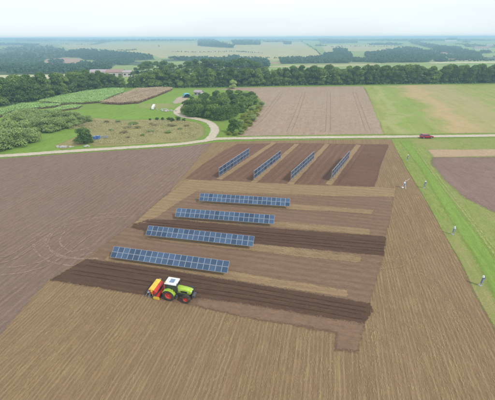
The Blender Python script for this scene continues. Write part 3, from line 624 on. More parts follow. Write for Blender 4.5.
# central thicket
TH = [(186, 113, .95), (192, 115, 1.0), (199, 114.5, 1.0), (206, 116, 1.0), (213, 117, 1.05), (220, 118.5, 1.05), (227, 117, 1.1), (234, 114, 1.05), (241, 111, 1.0), (248, 107, 1.0), (254, 103, .9), (190, 109, .9), (198, 108, 1.05), (207, 109, 1.1), (216, 110, 1.15), (225, 109, 1.1), (234, 107, 1.1), (243, 103, 1.0), (251, 99, .9), (194, 104, .85), (203, 103, 1.0), (213, 103, 1.0), (223, 102, 1.0), (234, 101, 1.0), (244, 98.5, .9), (205, 99, .9), (217, 98, .9), (229, 97, .9), (192, 99.5, .6), (186, 105, .6), (239, 96.5, .8)]
def thick_label(px, py):
    d_ = 'front edge' if py > 112.5 else ('middle' if py > 102 else 'rear')
    w_ = 'left end by track' if px < 200 else ('left half' if px < 216 else ('right half' if px < 238 else 'right end by yellow shrubs'))
    return 'dark bushy tree at %s of central thicket, %s' % (d_, w_)
for i, (px, py, s) in enumerate(TH):
    mt = 'leaf' if rs.rand() < .6 else 'leaf_light'
    s *= rs.uniform(.8, 1.12)
    plant('thicket_bush', bushes, G(px, py+1.5), s*1.1, s*1.05, thick_label(px, py), 'tree', 'bushy trees of the central thicket', mt, 'stem', 'foliage')
plant('thicket_bush', bushes, G(233.5, 133), .95, 1.1, 'round dark green bush standing forward of the thicket nearest the track junction', 'bush', None, 'leaf', 'stem', 'foliage')
for i, (px, py, s) in enumerate([(241, 134, .5), (245, 130, .6), (249, 126, .6), (253, 121, .7), (256, 116, .75), (259, 111, .75), (261, 107, .7), (247, 123, .6), (250, 117, .7), (253, 112, .7), (229, 135, .35), (236, 135.5, .35), (241, 125, .5), (244, 119, .6)]):
    plant('yellow_shrub', bushes, G(px, py), s, s*.8, 'yellow green shrub, %s of the row between thicket and brown field' % ('near end' if py > 128 else 'middle' if py > 118 else 'far end'), 'shrub', 'yellow green shrubs beside the brown field', 'yellowleaf' if i % 3 else 'willow', 'stem', 'foliage')

# crop plots: standing crop with depth
def crop(name, px, h, mat, dens, size, label_):
    P = np.array([G(*p) for p in px]); mn = P.min(0); mxx = P.max(0); A = (mxx[0]-mn[0])*(mxx[1]-mn[1]); n = int(A*dens*2.2)
    q = np.stack([rs.uniform(mn[0], mxx[0], n), rs.uniform(mn[1], mxx[1], n)], 1); ok = inside(q[:, 0], q[:, 1], [tuple(p[:2]) for p in P]); q = q[ok]
    n = len(q); zz = h*(1-rs.uniform(0, 1, n)**3*.7)*(1+.12*np.sin(q[:, 0]*.35)*np.sin(q[:, 1]*.2))
    V, Q = cards(np.column_stack([q, zz]), np.tile([0, -.2, 1.], (n, 1)), size*.7, rs, .4)
    o = link(name, fast_mesh(name, V, Q), M[mat]); props(o, label=label_, cat='crop', kind='stuff')
    sheet('soil_bed', px, 4, 'plotdark', .1)
crop('green_crop', [(37, 103), (60, 97.5), (83, 93), (112, 89.7), (124.5, 89.5), (124, 93.5), (112, 98), (101, 103), (82, 104.5), (63, 105)], 1.5, 'crop', 6, .3, 'bright green standing crop plot behind the willow bushes')
crop('green_crop', [(-40, 117), (0, 111.5), (22, 104.5), (62, 105.3), (60, 107), (38, 109.5), (10, 113), (0, 118), (-40, 126)], 1.3, 'crop', 6, .3, 'narrow green crop plot curving to the left picture edge')
crop('green_crop', [(60, 107.8), (72, 106), (83, 105.8), (78, 109), (64, 111), (52, 111)], 1.0, 'crop', 6, .28, 'small green crop corner beside the bright lawn')
crop('dry_crop', [(100, 104), (118, 97.5), (137, 90), (160, 89), (173, 89), (171, 91), (155, 97.5), (139, 103.6), (120, 105)], 1.6, 'drycrop', 7, .3, 'pinkish tan dry crop plot beside the green plot')
# tufts over the rough meadow
def tufts(name, px, n, h, mat, size, label_, cat):
    P = np.array([G(*p) for p in px]); mn = P.min(0); mxx = P.max(0)
    q = np.stack([rs.uniform(mn[0], mxx[0], n*3), rs.uniform(mn[1], mxx[1], n*3)], 1); q = q[inside(q[:, 0], q[:, 1], [tuple(p[:2]) for p in P])][:n]
    cl = np.sin(q[:, 0]*.31+np.sin(q[:, 1]*.2)*2)*np.sin(q[:, 1]*.27+q[:, 0]*.1); q = q[cl > rs.uniform(-.9, .8, len(q))]; m = len(q)
    V, Q = cards(np.column_stack([q, rs.uniform(.05, h, m)]), np.tile([0, -.6, .6], (m, 1)), size, rs, .5)
    props(link(name, fast_mesh(name, V, Q), M[mat]), label=label_, cat=cat, kind='stuff')
tufts('meadow_tufts', [(88, 141), (97, 121), (118, 121), (178, 121), (198, 124), (203, 130), (195, 138), (150, 142.5), (98, 145)], 22000, .5, 'tuft', .17, 'tan and olive grass tufts covering the rough meadow', 'grass')
tufts('meadow_tufts', [(58, 128), (72, 121.5), (97, 120), (96, 128), (76, 130)], 6000, .5, 'tuft', .17, 'tan grass tufts beside the long willow clump', 'grass')

# straw lying in rows over the stubble
def straw(name, px, n, label_, rot, ln=.42, zb=.1):
    P = np.array([G(*p) for p in px]); u_ = np.array([math.sin(rot), math.cos(rot)]); v_ = np.array([math.cos(rot), -math.sin(rot)])
    mn = P.min(0); mxx = P.max(0); q = np.stack([rs.uniform(mn[0], mxx[0], n), rs.uniform(mn[1], mxx[1], n)], 1)
    a = q@u_; b = q@v_; b = np.round(b/.42)*.42+rs.normal(size=n)*.12
    keep = (np.sin(b*2.1+np.sin(a*.05)*2)+np.sin(a*.21+b*.9)+np.sin(b*.7-a*.13)*.8) > rs.uniform(-4.5, 3.2, n)
    a, b = a[keep], b[keep]; q = a[:, None]*u_+b[:, None]*v_; q = q[inside(q[:, 0], q[:, 1], [tuple(p[:2]) for p in P])]; m = len(q)
    d = u_[None, :]+rs.normal(size=(m, 2))*.12; d /= np.linalg.norm(d, axis=1)[:, None]; L_ = rs.uniform(.3, 1, m)[:, None]*ln/2; W_ = rs.uniform(.006, .013, m)[:, None]
    nn = np.stack([-d[:, 1], d[:, 0]], 1); z = zb+rs.uniform(.005, .03, m)
    z1 = z+rs.uniform(0, .04, m)
    V = np.stack([np.column_stack([q-d*L_-nn*W_, z]), np.column_stack([q-d*L_+nn*W_, z]), np.column_stack([q+d*L_+nn*W_, z1]), np.column_stack([q+d*L_-nn*W_, z1])], 1).reshape(-1, 3)
    props(link(name, fast_mesh(name, V, np.arange(4*m).reshape(m, 4)), M['pale_straw']), label=label_, cat='straw', kind='stuff')
straw('loose_straw', [(0, 340), (50, 284), (140, 297), (245, 319), (334, 336), (334, 353), (358, 355), (385, 258), (396, 200), (396, 150), (402, 168), (420, 197), (458, 262), (490, 330), (530, 420), (-60, 420)], 110000, 'pale straw lying in rows across the brown stubble field', AZ)

for px in ([(190, 180), (240, 182), (374, 187.3), (394, 189), (394, 197), (300, 195), (240, 193), (205, 191), (178, 189)],
           [(184, 181), (210, 181.5), (205, 186), (176, 204), (158, 217), (140, 226), (134, 224), (160, 201)],
           [(277, 222), (320, 225.5), (370, 230), (369.5, 235.3), (320, 231), (277, 227.5)],
           [(255, 244.5), (300, 249), (360, 255.5), (359, 261.7), (300, 255.5), (255, 251)],
           [(232, 272), (280, 279.5), (348.5, 290.5), (347.5, 297.7), (290, 288.8), (228, 279), (104, 261), (108, 257)]):
    straw('strip_straw', px, 9000, 'pale straw scattered on a tan stubble strip between the soil plots', AZ-math.pi/2, .4, .17)
# ---------------------------------------------------------------- far woods
def clump_wood(poly, scale):
    xs = np.array([p[0] for p in poly]); ys = np.array([p[1] for p in poly])
    n = int(min(1500, max(25, (xs.max()-xs.min())*(ys.max()-ys.min())*2.4)))
    q = np.stack([rs.uniform(xs.min(), xs.max(), n), rs.uniform(ys.min(), ys.max(), n)], 1); q = q[inside(q[:, 0], q[:, 1], poly)]
    Vs, Qs, o = [], [], 0
    for px, py in q:
        P = GF(px, py+.25); dist = P[1]
        wd = max(6, dist*.0034)*rs.uniform(.7, 1.3); h = min(7+dist*.0006, 11)*scale*rs.uniform(.6, 1.3); k = 40
        if math.sin(P[0]/(40+dist*.03)+P[1]/(60+dist*.05))+math.sin(P[0]/(95+dist*.04)-P[1]/(50+dist*.08)) < -1.15: continue
        d = rs.normal(size=(k, 3)); d /= np.linalg.norm(d, axis=1)[:, None]; d[:, 2] = abs(d[:, 2])
        c = P+np.array([0, 0, h*.35])+d*np.array([wd*.55, wd*.55, h*.6])*rs.uniform(.75, 1.05, k)[:, None]
        V, Q = cards(c, d, wd*.2, rs, .5); Vs.append(V); Qs.append(Q+o); o += len(V)
    return (np.vstack(Vs), np.vstack(Qs)) if Vs else (None, None)
for lb, poly, s in WOODS:
    V, Q = clump_wood(poly, s)
    if V is None: continue
    props(link('distant_wood', fast_mesh('distant_wood', V, Q), M['leaf_far']), label=lb, cat='wood', kind='stuff', group='small hazy copses' if lb.startswith('small hazy') else None)
farcr = []
for k in range(4):
    me = crown_mesh('crown', rs, 10, 10, 160, 1.1, base=0, lobes=7); me.materials.append(M['leaf_far']); farcr.append(me)
def far_tree(px, py, s, lb, grp, cat='tree'):
    o = link('distant_tree', farcr[rs.randint(4)]); o.location = GF(px, py); o.scale = (s, s, s*.8); o.rotation_euler[2] = rs.uniform(0, 6)
    props(o, label=lb, cat=cat, group=grp)
for pts, lb in (([(302, 42), (306, 44.5), (312, 48), (316, 51), (319, 54), (321, 58)], 'tree in the dark hedge line descending the pale hill right of centre'),
                ([(118, 50.5), (125, 51), (131, 50.8), (136, 50.5)], 'tree in the short row on the pale hill above the farm buildings'),
                ([(325, 61), (340, 60), (360, 60.5), (380, 62), (400, 61.5)], 'tree in the broken line just above the shelter belt right of centre'),
                ([(440, 62), (460, 61), (480, 61.5), (494, 61)], 'tree in the broken line just above the shelter belt at far right'),
                ([(455, 44.5), (470, 45.5), (494, 46.5)], 'tree in the thin hedge below the right skyline')):
    P = np.array(pts, float); L_ = np.r_[0, np.cumsum(np.hypot(*np.diff(P, axis=0).T))]; n = int(L_[-1]/1.6)+2
    for s in np.linspace(0, L_[-1], n):
        x, y = np.interp(s, L_, P[:, 0]), np.interp(s, L_, P[:, 1]); d = GF(x, y)[1]; far_tree(x, y, max(.55, d*.00045)*rs.uniform(.7, 1.2), lb, lb.replace('tree in', 'trees in'))
for pts, lb in (([(62, 44.5), (84, 45.2), (92, 44.6)], 'tree in the hedge on the left hill below the skyline farmhouse'),
                ([(170, 52), (200, 52.6), (236, 52), (262, 53.5)], 'tree in the thin hedge crossing the pale hill at centre'),
                ([(240, 57.5), (262, 58.2), (284, 58.6)], 'tree in the hedge at the foot of the central pale field'),
                ([(330, 47.2), (352, 46.6), (384, 47), (406, 46.4)], 'tree in the far hedge across the right pastures'),
                ([(458, 51), (474, 52.4), (495, 53)], 'tree in the hedge below the far right farmhouse')):
    P = np.array(pts, float); L_ = np.r_[0, np.cumsum(np.hypot(*np.diff(P, axis=0).T))]
    for s in np.linspace(0, L_[-1], int(L_[-1]/1.9)+2):
        x, y = np.interp(s, L_, P[:, 0]), np.interp(s, L_, P[:, 1]); d = GF(x, y)[1]
        if rs.rand() < .8: far_tree(x+rs.normal()*.3, y, max(.45, d*.00035)*rs.uniform(.6, 1.2), lb, lb.replace('tree in', 'trees in'))
for px, py, s, lb in [(159, 47, .8, 'single small tree on the pale hill'), (349, 62.5, 1, 'rounded tree standing alone above the belt right of centre'), (374, 60, 1.0, 'pale round tree in the far meadow'), (420, 62, .8, 'small tree behind the belt below the right valley wood'), (10, 68, .8, 'small tree on the pale strip at far left'), (210, 66.5, .8, 'dark tree between the belt and the pale hill')]:
    far_tree(px, py, s, lb, None)

# ---------------------------------------------------------------- far buildings
def barn(name, px, py, L_, W_, eave, ridge, rz, roof, label_, wallm='wall', nwin=4, door=True, groundpt=None):
    P = GF(px, py) if groundpt is None else groundpt
    o = empty(name, P, rz, label=label_, cat='building')
    MB().box((0, 0, eave/2-.5), (L_, W_, eave+1)).build('wall', M[wallm], o)
    b = MB(); hw = W_/2+.4
    prof = [(-hw, eave-.15), (0, ridge), (hw, eave-.15), (hw, eave+.15), (0, ridge+.3), (-hw, eave+.15)]
    b.prism(prof, -L_/2-.4, L_/2+.4); rf = b.build('roof', M[roof], o); rf.rotation_euler = (0, 0, math.pi/2)
    MB().prism([(-W_/2+.05, eave-.3), (0, ridge-.1), (W_/2-.05, eave-.3)], -L_/2+.01, L_/2-.01).build('gable', M[wallm], o).rotation_euler = (0, 0, math.pi/2)
    for k in range(nwin):
        x = -L_/2+L_*(k+.5)/nwin
        f = MB().box((x, -W_/2-.03, eave*.55), (min(2.4, L_/nwin*.5), .12, eave*.3)).build('window', M['glass'], o)
    if door: MB().box((L_*.38, -W_/2-.06, eave*.35), (min(3.5, L_*.12), .15, eave*.7)).build('door', M['darkgrey'], o)
    return o
def bp(px, Y): x = (px-247.5)/FPX*Y*1.02; return np.array([x, Y, float(hgt(x, Y))])
barn('farm_building', 0, 0, 24, 11, 3.8, 5.9, math.radians(2), 'greyroof', 'long barn with greyish pink roof at the left of the farm group above the belt', nwin=3, groundpt=bp(114, 415))
barn('farm_building', 0, 0, 18, 11, 4.6, 6.8, math.radians(-3), 'redroof', 'white farm building with red brown roof in the middle of the farm group', nwin=3, groundpt=bp(127, 385))
barn('farm_building', 0, 0, 9, 9, 4.4, 6.0, math.radians(4), 'greyroof', 'low white shed at the right end of the farm group', nwin=2, groundpt=bp(138, 380))
barn('distant_farm', 450, 42.2, 75, 20, 6, 11, 0, 'wall', 'long white shed in front of the dark round wood on the right skyline', nwin=5)
barn('distant_farm', 478, 49.6, 38, 14, 6, 10, .1, 'redroof', 'white farmhouse with red roof on the far right hillside', nwin=4)
barn('distant_farm', 485, 49.2, 22, 12, 5, 9, -.1, 'redroof', 'smaller white and red outbuilding right of the hillside farmhouse', nwin=3)
barn('distant_farm', 489, 46.6, 30, 12, 5, 9, 0, 'greyroof', 'small white house near the right edge just under the skyline', nwin=3)
barn('distant_farm', 98, 41.3, 60, 14, 6, 11, 0, 'redroof', 'pinkish farmhouse among trees on the left skyline', nwin=3)

# ---------------------------------------------------------------- solar arrays
PW, PH = 1.05, 1.0
def panel_mesh(w, h):
    b = MB(); b.box((0, 0, 0), (w-.06, h-.06, .03)); me = bpy.data.meshes.new('solar_panel'); b.bm.to_mesh(me); b.bm.free(); me.materials.append(M['panel']); return me
def frame_mesh(w, h, t=.034):
    b = MB()
    for s in (-1, 1):
        b.box((0, s*(h/2-t/2-.004), .004), (w-.01, t, .045)); b.box((s*(w/2-t/2-.004), 0, .004), (t, h-.01-2*t-.008, .045))
    me = bpy.data.meshes.new('frame'); b.bm.to_mesh(me); b.bm.free(); me.materials.append(M['silver']); return me
pm, fm = panel_mesh(PW, PH), frame_mesh(PW, PH)
def tilted_array(a, b, label_):
    a = np.array(a); b = np.array(b); c = (a+b)/2; ang = math.atan2((b-a)[1], (b-a)[0])
    o = empty('tilted_solar_array', (c[0], c[1], 0), ang, label=label_, cat='solar panels', group='tilted solar arrays')
    T = math.radians(36); ct, st = math.cos(T), math.sin(T); zl = .9
    for j in range(2):
        for i in range(20):
            p = link('solar_panel', pm, None, o); s = (j+.5)*PH+ j*.02
            p.location = ((i-9.5)*PW, s*ct, zl+s*st); p.rotation_euler = (T, 0, 0); link('frame', fm, None, p)
    for s in (.35, 1.05, 1.75):
        MB().box((0, s*ct+.06*st, zl+s*st-.06*ct-.005), (21.0, .06, .08), (T, 0, 0)).build('rail', M['steel'], o)
    for i in range(8):
        x = (i-3.5)*2.8; MB().box((x, 1.05*ct+.12*st, zl+1.05*st-.13), (.06, 1.9, .09), (T, 0, 0)).build('beam', M['steel'], o)
        MB().box((x, 1.0*ct+.1, (zl+1.0*st-.2)/2), (.12, .1, zl+1.0*st-.2)).build('post', M['steel'], o)
    return o
AR = [((-23.91, 47.74), (-3.22, 43.19), 'tilted row of blue solar panels nearest the tractor'),
      ((-19.65, 54.88), (.96, 50.80), 'second tilted row of blue solar panels counting up from the tractor'),
      ((-15.33, 62.23), (5.26, 58.89), 'third tilted row of blue solar panels, just above the dark ploughed strip'),
      ((-11.17, 69.82), (9.31, 66.77), 'tilted row of blue solar panels farthest from the tractor, below the tan band')]
for a, b, l in AR: tilted_array(a, b, l)
VW, VH = 2.1, 1.08
vpm, vfm = panel_mesh(VW, VH), frame_mesh(VW, VH, .05)
def vertical_array(a, b, label_):
    a = np.array(a[:2]); b = np.array(b[:2]); c = (a+b)/2; ang = math.atan2((b-a)[1], (b-a)[0])
    o = empty('upright_solar_array', (c[0], c[1], 0), ang, label=label_, cat='solar panels', group='upright solar arrays')
    n = 9; wd = VW+.1
    for j in range(2):
        for i in range(n):
            p = link('solar_panel', vpm, None, o); p.location = ((i-(n-1)/2)*wd, 0, .72+(j+.5)*(VH+.07)); p.rotation_euler = (math.pi/2, 0, 0); link('frame', vfm, None, p)
    for i in range(n+1): MB().box(((i-n/2)*wd, 0, 1.6), (.09, .14, 3.2)).build('post', M['steel'], o)
    for j in range(3): MB().box((0, .06, .70+j*(VH+.07)), (n*wd, .05, .08)).build('rail', M['silver'], o)
    return o
VA = [((-7.66, 85.95), (.41, 103.44), 'upright row of blue solar panels farthest left, nearest the track bend'),
      ((1.92, 83.70), (10.37, 100.86), 'second upright row of solar panels from the left'),
      ((11.90, 83.24), (20.65, 99.78), 'third upright row of solar panels from the left'),
      ((22.54, 83.13), (32.04, 100.60), 'upright row of solar panels farthest right, beside the dark brown plot')]
for a, b, l in VA: vertical_array(a, b, l)

# ---------------------------------------------------------------- tractor (x forward, y left, z up; origin under the rear axle)
tp = G(169.5, 300); tp2 = G(186.3, 303); ta = math.atan2((tp2-tp)[1], (tp2-tp)[0])
lefta = np.array([-math.sin(ta), math.cos(ta), 0]); T0 = tp+lefta*.95
t = empty('tractor', (T0[0], T0[1], .08), ta, label='lime green tractor with white roof and red wheel rims working the dark strip', cat='tractor')
WB = 2.65
def wheel(x, y, r, wd, rim, par):
    hw = wd/2
    w_ = MB().lathe([(-hw*.8, rim*1.0), (-hw, rim*1.15), (-hw, r*.86), (-hw*.8, r*.97), (0, r*.985), (hw*.8, r*.97), (hw, r*.86), (hw, rim*1.15), (hw*.8, rim*1.0)], 0, 0, 32)
    n = 20
    for k in range(n):
        for s in (-1, 1):
            th = 2*math.pi*(k+(.5 if s > 0 else 0))/n
            w_.box(((r*1.0)*math.cos(th), s*hw*.48, (r*1.0)*math.sin(th)), (r*.09, hw*.95, r*.075), (0, -th, s*.55))
    o = w_.build('tyre', M['tyre']); o.location = (x, y, r); 
    wh = bpy.data.objects.new('wheel', None); C.objects.link(wh); wh.parent = par; wh.location = (x, y, r); o.parent = wh; o.location = (0, 0, 0)
    s = -1 if y < 0 else 1
    b = MB().lathe([(s*hw*.75, rim*1.04), (s*hw*.8, rim*.93), (s*hw*.25, rim*.86), (s*hw*.2, rim*.45), (s*hw*.5, rim*.4), (s*hw*.5, .001)], 0, 0, 28)
    b.lathe([(-s*hw*.8, rim*1.04), (-s*hw*.5, rim*.9), (s*hw*.15, rim*.86), (s*hw*.15, .001)], 0, 0, 28)
    for k in range(8): th = k*math.pi/4; b.cyl((rim*.28*math.cos(th), s*hw*.5, rim*.28*math.sin(th)), (rim*.28*math.cos(th), s*hw*.56, rim*.28*math.sin(th)), rim*.035, seg=6)
    b.build('rim', M['wheelred'], wh, True)
    return wh
for s in (-1, 1): wheel(0, s*.95, .90, .56, .52, t); wheel(WB, s*.93, .68, .46, .37, t)
MB().box((1.35, 0, .86), (2.9, .5, .42), bev=.04).box((.05, 0, .95), (.7, 1.2, .45), bev=.05).box((WB, 0, .68), (.25, 1.5, .2), bev=.03).cyl((0, -.8, .9), (0, .8, .9), .16).build('chassis', M['darkgrey'], t)
hood = MB().prism([(.95, 1.05), (3.05, 1.05), (3.32, 1.2), (3.36, 1.55), (3.2, 1.74), (2.5, 1.86), (.95, 1.96)], -.43, .43, bev=.09)
hd = hood.build('hood', M['green'], t, True)
MB().box((3.375, 0, 1.32), (.04, .52, .36), bev=.01).build('grille', M['black'], hd)
for s in (-1, 1):
    MB().box((3.355, s*.28, 1.6), (.06, .2, .1), (0, -.3, 0), bev=.01).build('headlight', M['white'], hd)
    MB().box((2.2, s*.436, 1.42), (1.0, .02, .32), bev=.005).build('side_grille', M['black'], hd)
    MB().box((1.5, s*.436, 1.68), (.8, .02, .14), bev=.004).build('side_panel', M['palegreen'], hd)
MB().box((3.62, 0, .82), (.42, .85, .4), bev=.04).box((3.40, 0, .82), (.1, .4, .3)).build('front_weight', M['darkgrey'], t)
MB().cyl((1.28, -.5, 1.5), (1.28, -.5, 2.75), .055).cyl((1.28, -.5, 2.7), (1.2, -.5, 2.86), .05).build('exhaust_pipe', M['darkgrey'], t)
for s in (-1, 1):   # curved rear mudguards
    fp = [(math.cos(q)*1.02, .90+math.sin(q)*1.02) for q in np.linspace(math.radians(12), math.radians(150), 12)]; fq = [(math.cos(q)*.96, .90+math.sin(q)*.96) for q in np.linspace(math.radians(150), math.radians(12), 12)]
    y0, y1 = (s*.58, s*1.24)
    b = MB()
    for i in range(11):
        b.prism([fp[i], fp[i+1], fq[10-i], fq[11-i]], min(y0, y1), max(y0, y1))
    b.box((0, s*.6, 1.4), (1.5, .04, .7), bev=.015); b.build('mudguard', M['green'], t)
    fp = [(WB+math.cos(q)*.76, .68+math.sin(q)*.76) for q in np.linspace(math.radians(40), math.radians(140), 8)]
    b = MB()
    for i in range(7): b.prism([fp[i], fp[i+1], (fp[i+1][0], fp[i+1][1]-.03), (fp[i][0], fp[i][1]-.03)], s*.93-.2, s*.93+.2)
    b.build('front_mudguard', M['black'], t)
    b = MB(); b.box((1.05, s*.72, .55), (.45, .3, .05)).box((1.05, s*.72, .8), (.4, .28, .05)).box((.95, s*.72, 1.05), (.35, .26, .05)).box((1.27, s*.6, .85), (.04, .04, .7)); b.build('step', M['darkgrey'], t)
    b = MB(); b.box((1.3, s*.98, 2.2), (.05, .2, .32), bev=.015).box((1.24, s*.82, 2.42), (.04, .3, .03)); b.build('mirror', M['black'], t)
    MB().box((1.7, s*.5, .98), (.7, .28, .4), bev=.06).build('fuel_tank', M['black'], t)
cab = MB()
for x, s, x2 in ((1.22, 1, 1.05), (1.22, -1, 1.05), (.42, 1, .38), (.42, -1, .38), (-.58, 1, -.48), (-.58, -1, -.48)):
    cab.cyl((x, s*.74, 1.35), (x2, s*.68, 2.62), .045, .04, 8)
cab.box((.32, 0, 1.32), (1.8, 1.44, .1), bev=.02)
cb = cab.build('cab_frame', M['black'], t)
for s in (-1, 1): MB().box((.32, s*.70, 1.98), (1.55, .015, 1.14), (-s*.045, 0, 0)).build('side_window', M['glass'], cb)
MB().box((1.10, 0, 1.98), (.015, 1.32, 1.14), (0, -.13, 0)).build('windscreen', M['glass'], cb)
MB().box((-.5, 0, 1.98), (.015, 1.32, 1.14), (0, .08, 0)).build('rear_window', M['glass'], cb)
rf = MB().box((.30, 0, 2.72), (1.86, 1.58, .2), bev=.08).build('roof', M['white'], t, True)
MB().box((.35, 0, 2.828), (.72, .8, .03), bev=.012).build('roof_hatch', M['bluegrey'], rf)
for s in (-1, 1): MB().box((1.22, s*.55, 2.7), (.08, .2, .1), bev=.02).build('work_light', M['silver'], rf); MB().box((-.62, s*.55, 2.7), (.08, .2, .1), bev=.02).build('work_light', M['silver'], rf)
MB().cyl((-.45, -.62, 2.8), (-.45, -.62, 2.98), .07).build('beacon', M['yellow'], rf)

# seed drill behind the tractor
s_ = empty('seed_drill', tuple(T0-np.array([math.cos(ta), math.sin(ta), 0])*1.45+np.array([0, 0, .02])), ta, label='red seed drill with long yellow hopper lid mounted behind the tractor', cat='seed drill'); s_.scale = (.9, .92, .78)
hp = MB().prism([(-1.55, 1.0), (-.75, 1.0), (-.42, 1.5), (-.90, 1.98), (-1.75, 1.98), (-1.75, 1.7)], -1.28, 1.28, bev=.03).build('hopper', M['red'], s_)
MB().prism([(-1.85, 1.985), (-.88, 1.985), (-.95, 2.08), (-1.3, 2.16), (-1.72, 2.1)], -1.36, 1.36, bev=.02).build('hopper_lid', M['yellow'], s_)
MB().box((-.35, 0, .62), (.5, 2.9, .26), bev=.04).build('harrow_housing', M['red'], s_)
b = MB()
for k in range(10):
    y = -1.3+k*.29; b.box((-.42, y, .28), (.05, .08, .46)); b.box((-.28, y+.1, .28), (.05, .08, .46))
b.build('harrow_tines', M['darkgrey'], s_)
for s in (-1, 1):
    MB().box((-.42, s*1.5, .42), (1.0, .05, .66), bev=.02).build('side_plate', M['yellow' if s < 0 else 'red'], s_)
    MB().box((-.9, s*1.2, 1.0), (.12, .1, .9), (0, .25, 0), bev=.02).build('hopper_bracket', M['red'], s_)
    MB().lathe([(s*1.45, .18), (s*1.50, .30), (s*1.52, .30), (s*1.54, .16), (s*1.55, .001)], -.78, .36, 18).build('drive_disc', M['yellow'], s_)
b = MB().cyl((-1.05, -1.4, .34), (-1.05, 1.4, .34), .26, seg=20)
for k in range(14):
    y = -1.36+k*.209; b.cyl((-1.05, y-.02, .34), (-1.05, y+.02, .34), .32, seg=20)
b.build('packer_roller', M['darkgrey'], s_)
b = MB().box((.05, 0, 1.0), (.12, .9, .1)).box((.1, .42, .85), (.5, .07, .7), (0, .2, 0)).box((.1, -.42, .85), (.5, .07, .7), (0, .2, 0)).cyl((.0, 0, 1.45), (.6, 0, 1.2), .05).cyl((-.35, .3, .7), (.05, 0, 1.45), .05).cyl((-.35, -.3, .7), (.05, 0, 1.45), .05)
b.build('hitch_frame', M['red'], s_)
MB().box((-1.75, 0, .78), (.1, 2.6, .1), bev=.01).box((-1.5, .9, .85), (.6, .07, .1)).box((-1.5, -.9, .85), (.6, .07, .1)).build('coulter_beam', M['steel'], s_)
for k in range(12):
    y = -1.28+k*.2327
    MB().box((-1.9, y, .5), (.34, .04, .07), (0, .9, 0)).cyl((-2.0, y-.012, .2), (-2.0, y+.012, .2), .17, seg=14).build('coulter', M['steel'], s_)
b = MB().box((-2.45, 0, .5), (.05, 2.7, .05)).box((-2.15, .8, .62), (.7, .05, .05), (0, -.2, 0)).box((-2.15, -.8, .62), (.7, .05, .05), (0, -.2, 0))
for k in range(16): b.cyl((-2.45, -1.3+k*.173, .5), (-2.66, -1.3+k*.173, .04), .012, seg=5)
b.build('following_harrow', M['silver'], s_)
b = MB().box((-1.62, 0, 1.0), (.05, .05, .4))
b = MB().box((-2.08, 0, .98), (.4, 2.3, .04)).box((-2.27, 0, 1.25), (.03, 2.3, .03)).box((-2.27, 1.13, 1.12), (.03, .03, .28)).box((-2.27, -1.13, 1.12), (.03, .03, .28)).box((-1.9, .7, .88), (.5, .05, .14)).box((-1.9, -.7, .88), (.5, .05, .14))
b.build('loading_step', M['steel'], s_)
for s in (-1, 1): MB().cyl((-1.1, s*1.42, .8), (-1.15, s*1.5, 2.05), .03, seg=8).cyl((-1.15, s*1.5, 1.98), (-1.15, s*1.56, 1.98), .2, seg=16).build('marker_arm', M['silver' if s > 0 else 'yellow'], s_)

# ---------------------------------------------------------------- car (x forward)
cp = G(426.3, 138.1); ca = math.atan2(*(G(440, 136.6)-G(412, 136.8))[1::-1][:2])
c = empty('parked_car', (cp[0], cp[1], .09), ca, label='dark crimson estate car standing on the pale farm track', cat='car')
body = [(-2.35, .32), (-2.4, .6), (-2.36, .95), (-2.2, 1.0), (.75, .98), (1.9, .86), (2.3, .7), (2.38, .45), (2.3, .28), (1.95, .26), (1.87, .48), (1.65, .66), (1.4, .68), (1.12, .64), (.92, .45), (.88, .24), (-.92, .24), (-.97, .45), (-1.17, .64), (-1.42, .68), (-1.67, .66), (-1.87, .48), (-1.93, .28)]
bd = MB().prism(body, -.9, .9, bev=.05).build('body', M['carred'], c, True)
def frus(b, lo, hi):
    a = [b.bm.verts.new(p) for p in lo]; d = [b.bm.verts.new(p) for p in hi]; b.bm.faces.new(a[::-1]); b.bm.faces.new(d)
    for i in range(4): b.bm.faces.new((a[i], a[(i+1) % 4], d[(i+1) % 4], d[i]))
    return b
g = frus(MB(), [(-2.2, -.84, .97), (1.0, -.84, .97), (1.0, .84, .97), (-2.2, .84, .97)], [(-1.85, -.66, 1.42), (.15, -.66, 1.42), (.15, .66, 1.42), (-1.85, .66, 1.42)])
g.build('window_glass', M['glass'], c)
r = MB().box((-.85, 0, 1.455), (2.1, 1.36, .07), bev=.03)
for s in (-1, 1):
    for x0, x1 in ((1.0, .18), (-.35, -.38), (-1.35, -1.25), (-2.18, -1.85)): r.cyl((x0, s*.85, .97), (x1, s*.67, 1.43), .035, seg=6)
r.build('roof', M['carred'], c, True)
for s in (-1, 1):
    MB().box((2.33, s*.62, .66), (.1, .35, .13), bev=.03).build('headlight', M['silver'], c)
    MB().box((-2.38, s*.72, .82), (.06, .2, .24), bev=.02).build('tail_light', M['red'], c)
    MB().box((.75, s*.98, 1.05), (.12, .16, .12), bev=.03).build('door_mirror', M['carred'], c)
    for x in (-1.42, 1.4):
        wv = MB().lathe([(s*.68, .2), (s*.68, .31), (s*.70, .33), (s*.88, .33), (s*.90, .31), (s*.90, .2)], x, .33, 24).build('tyre', M['tyre'], c)
        MB().lathe([(s*.88, .21), (s*.84, .18), (s*.88, .06), (s*.89, .001)], x, .33, 16).build('rim', M['silver'], c)
MB().box((2.36, 0, .42), (.06, 1.1, .2), bev=.02).build('bumper_grille', M['black'], c)

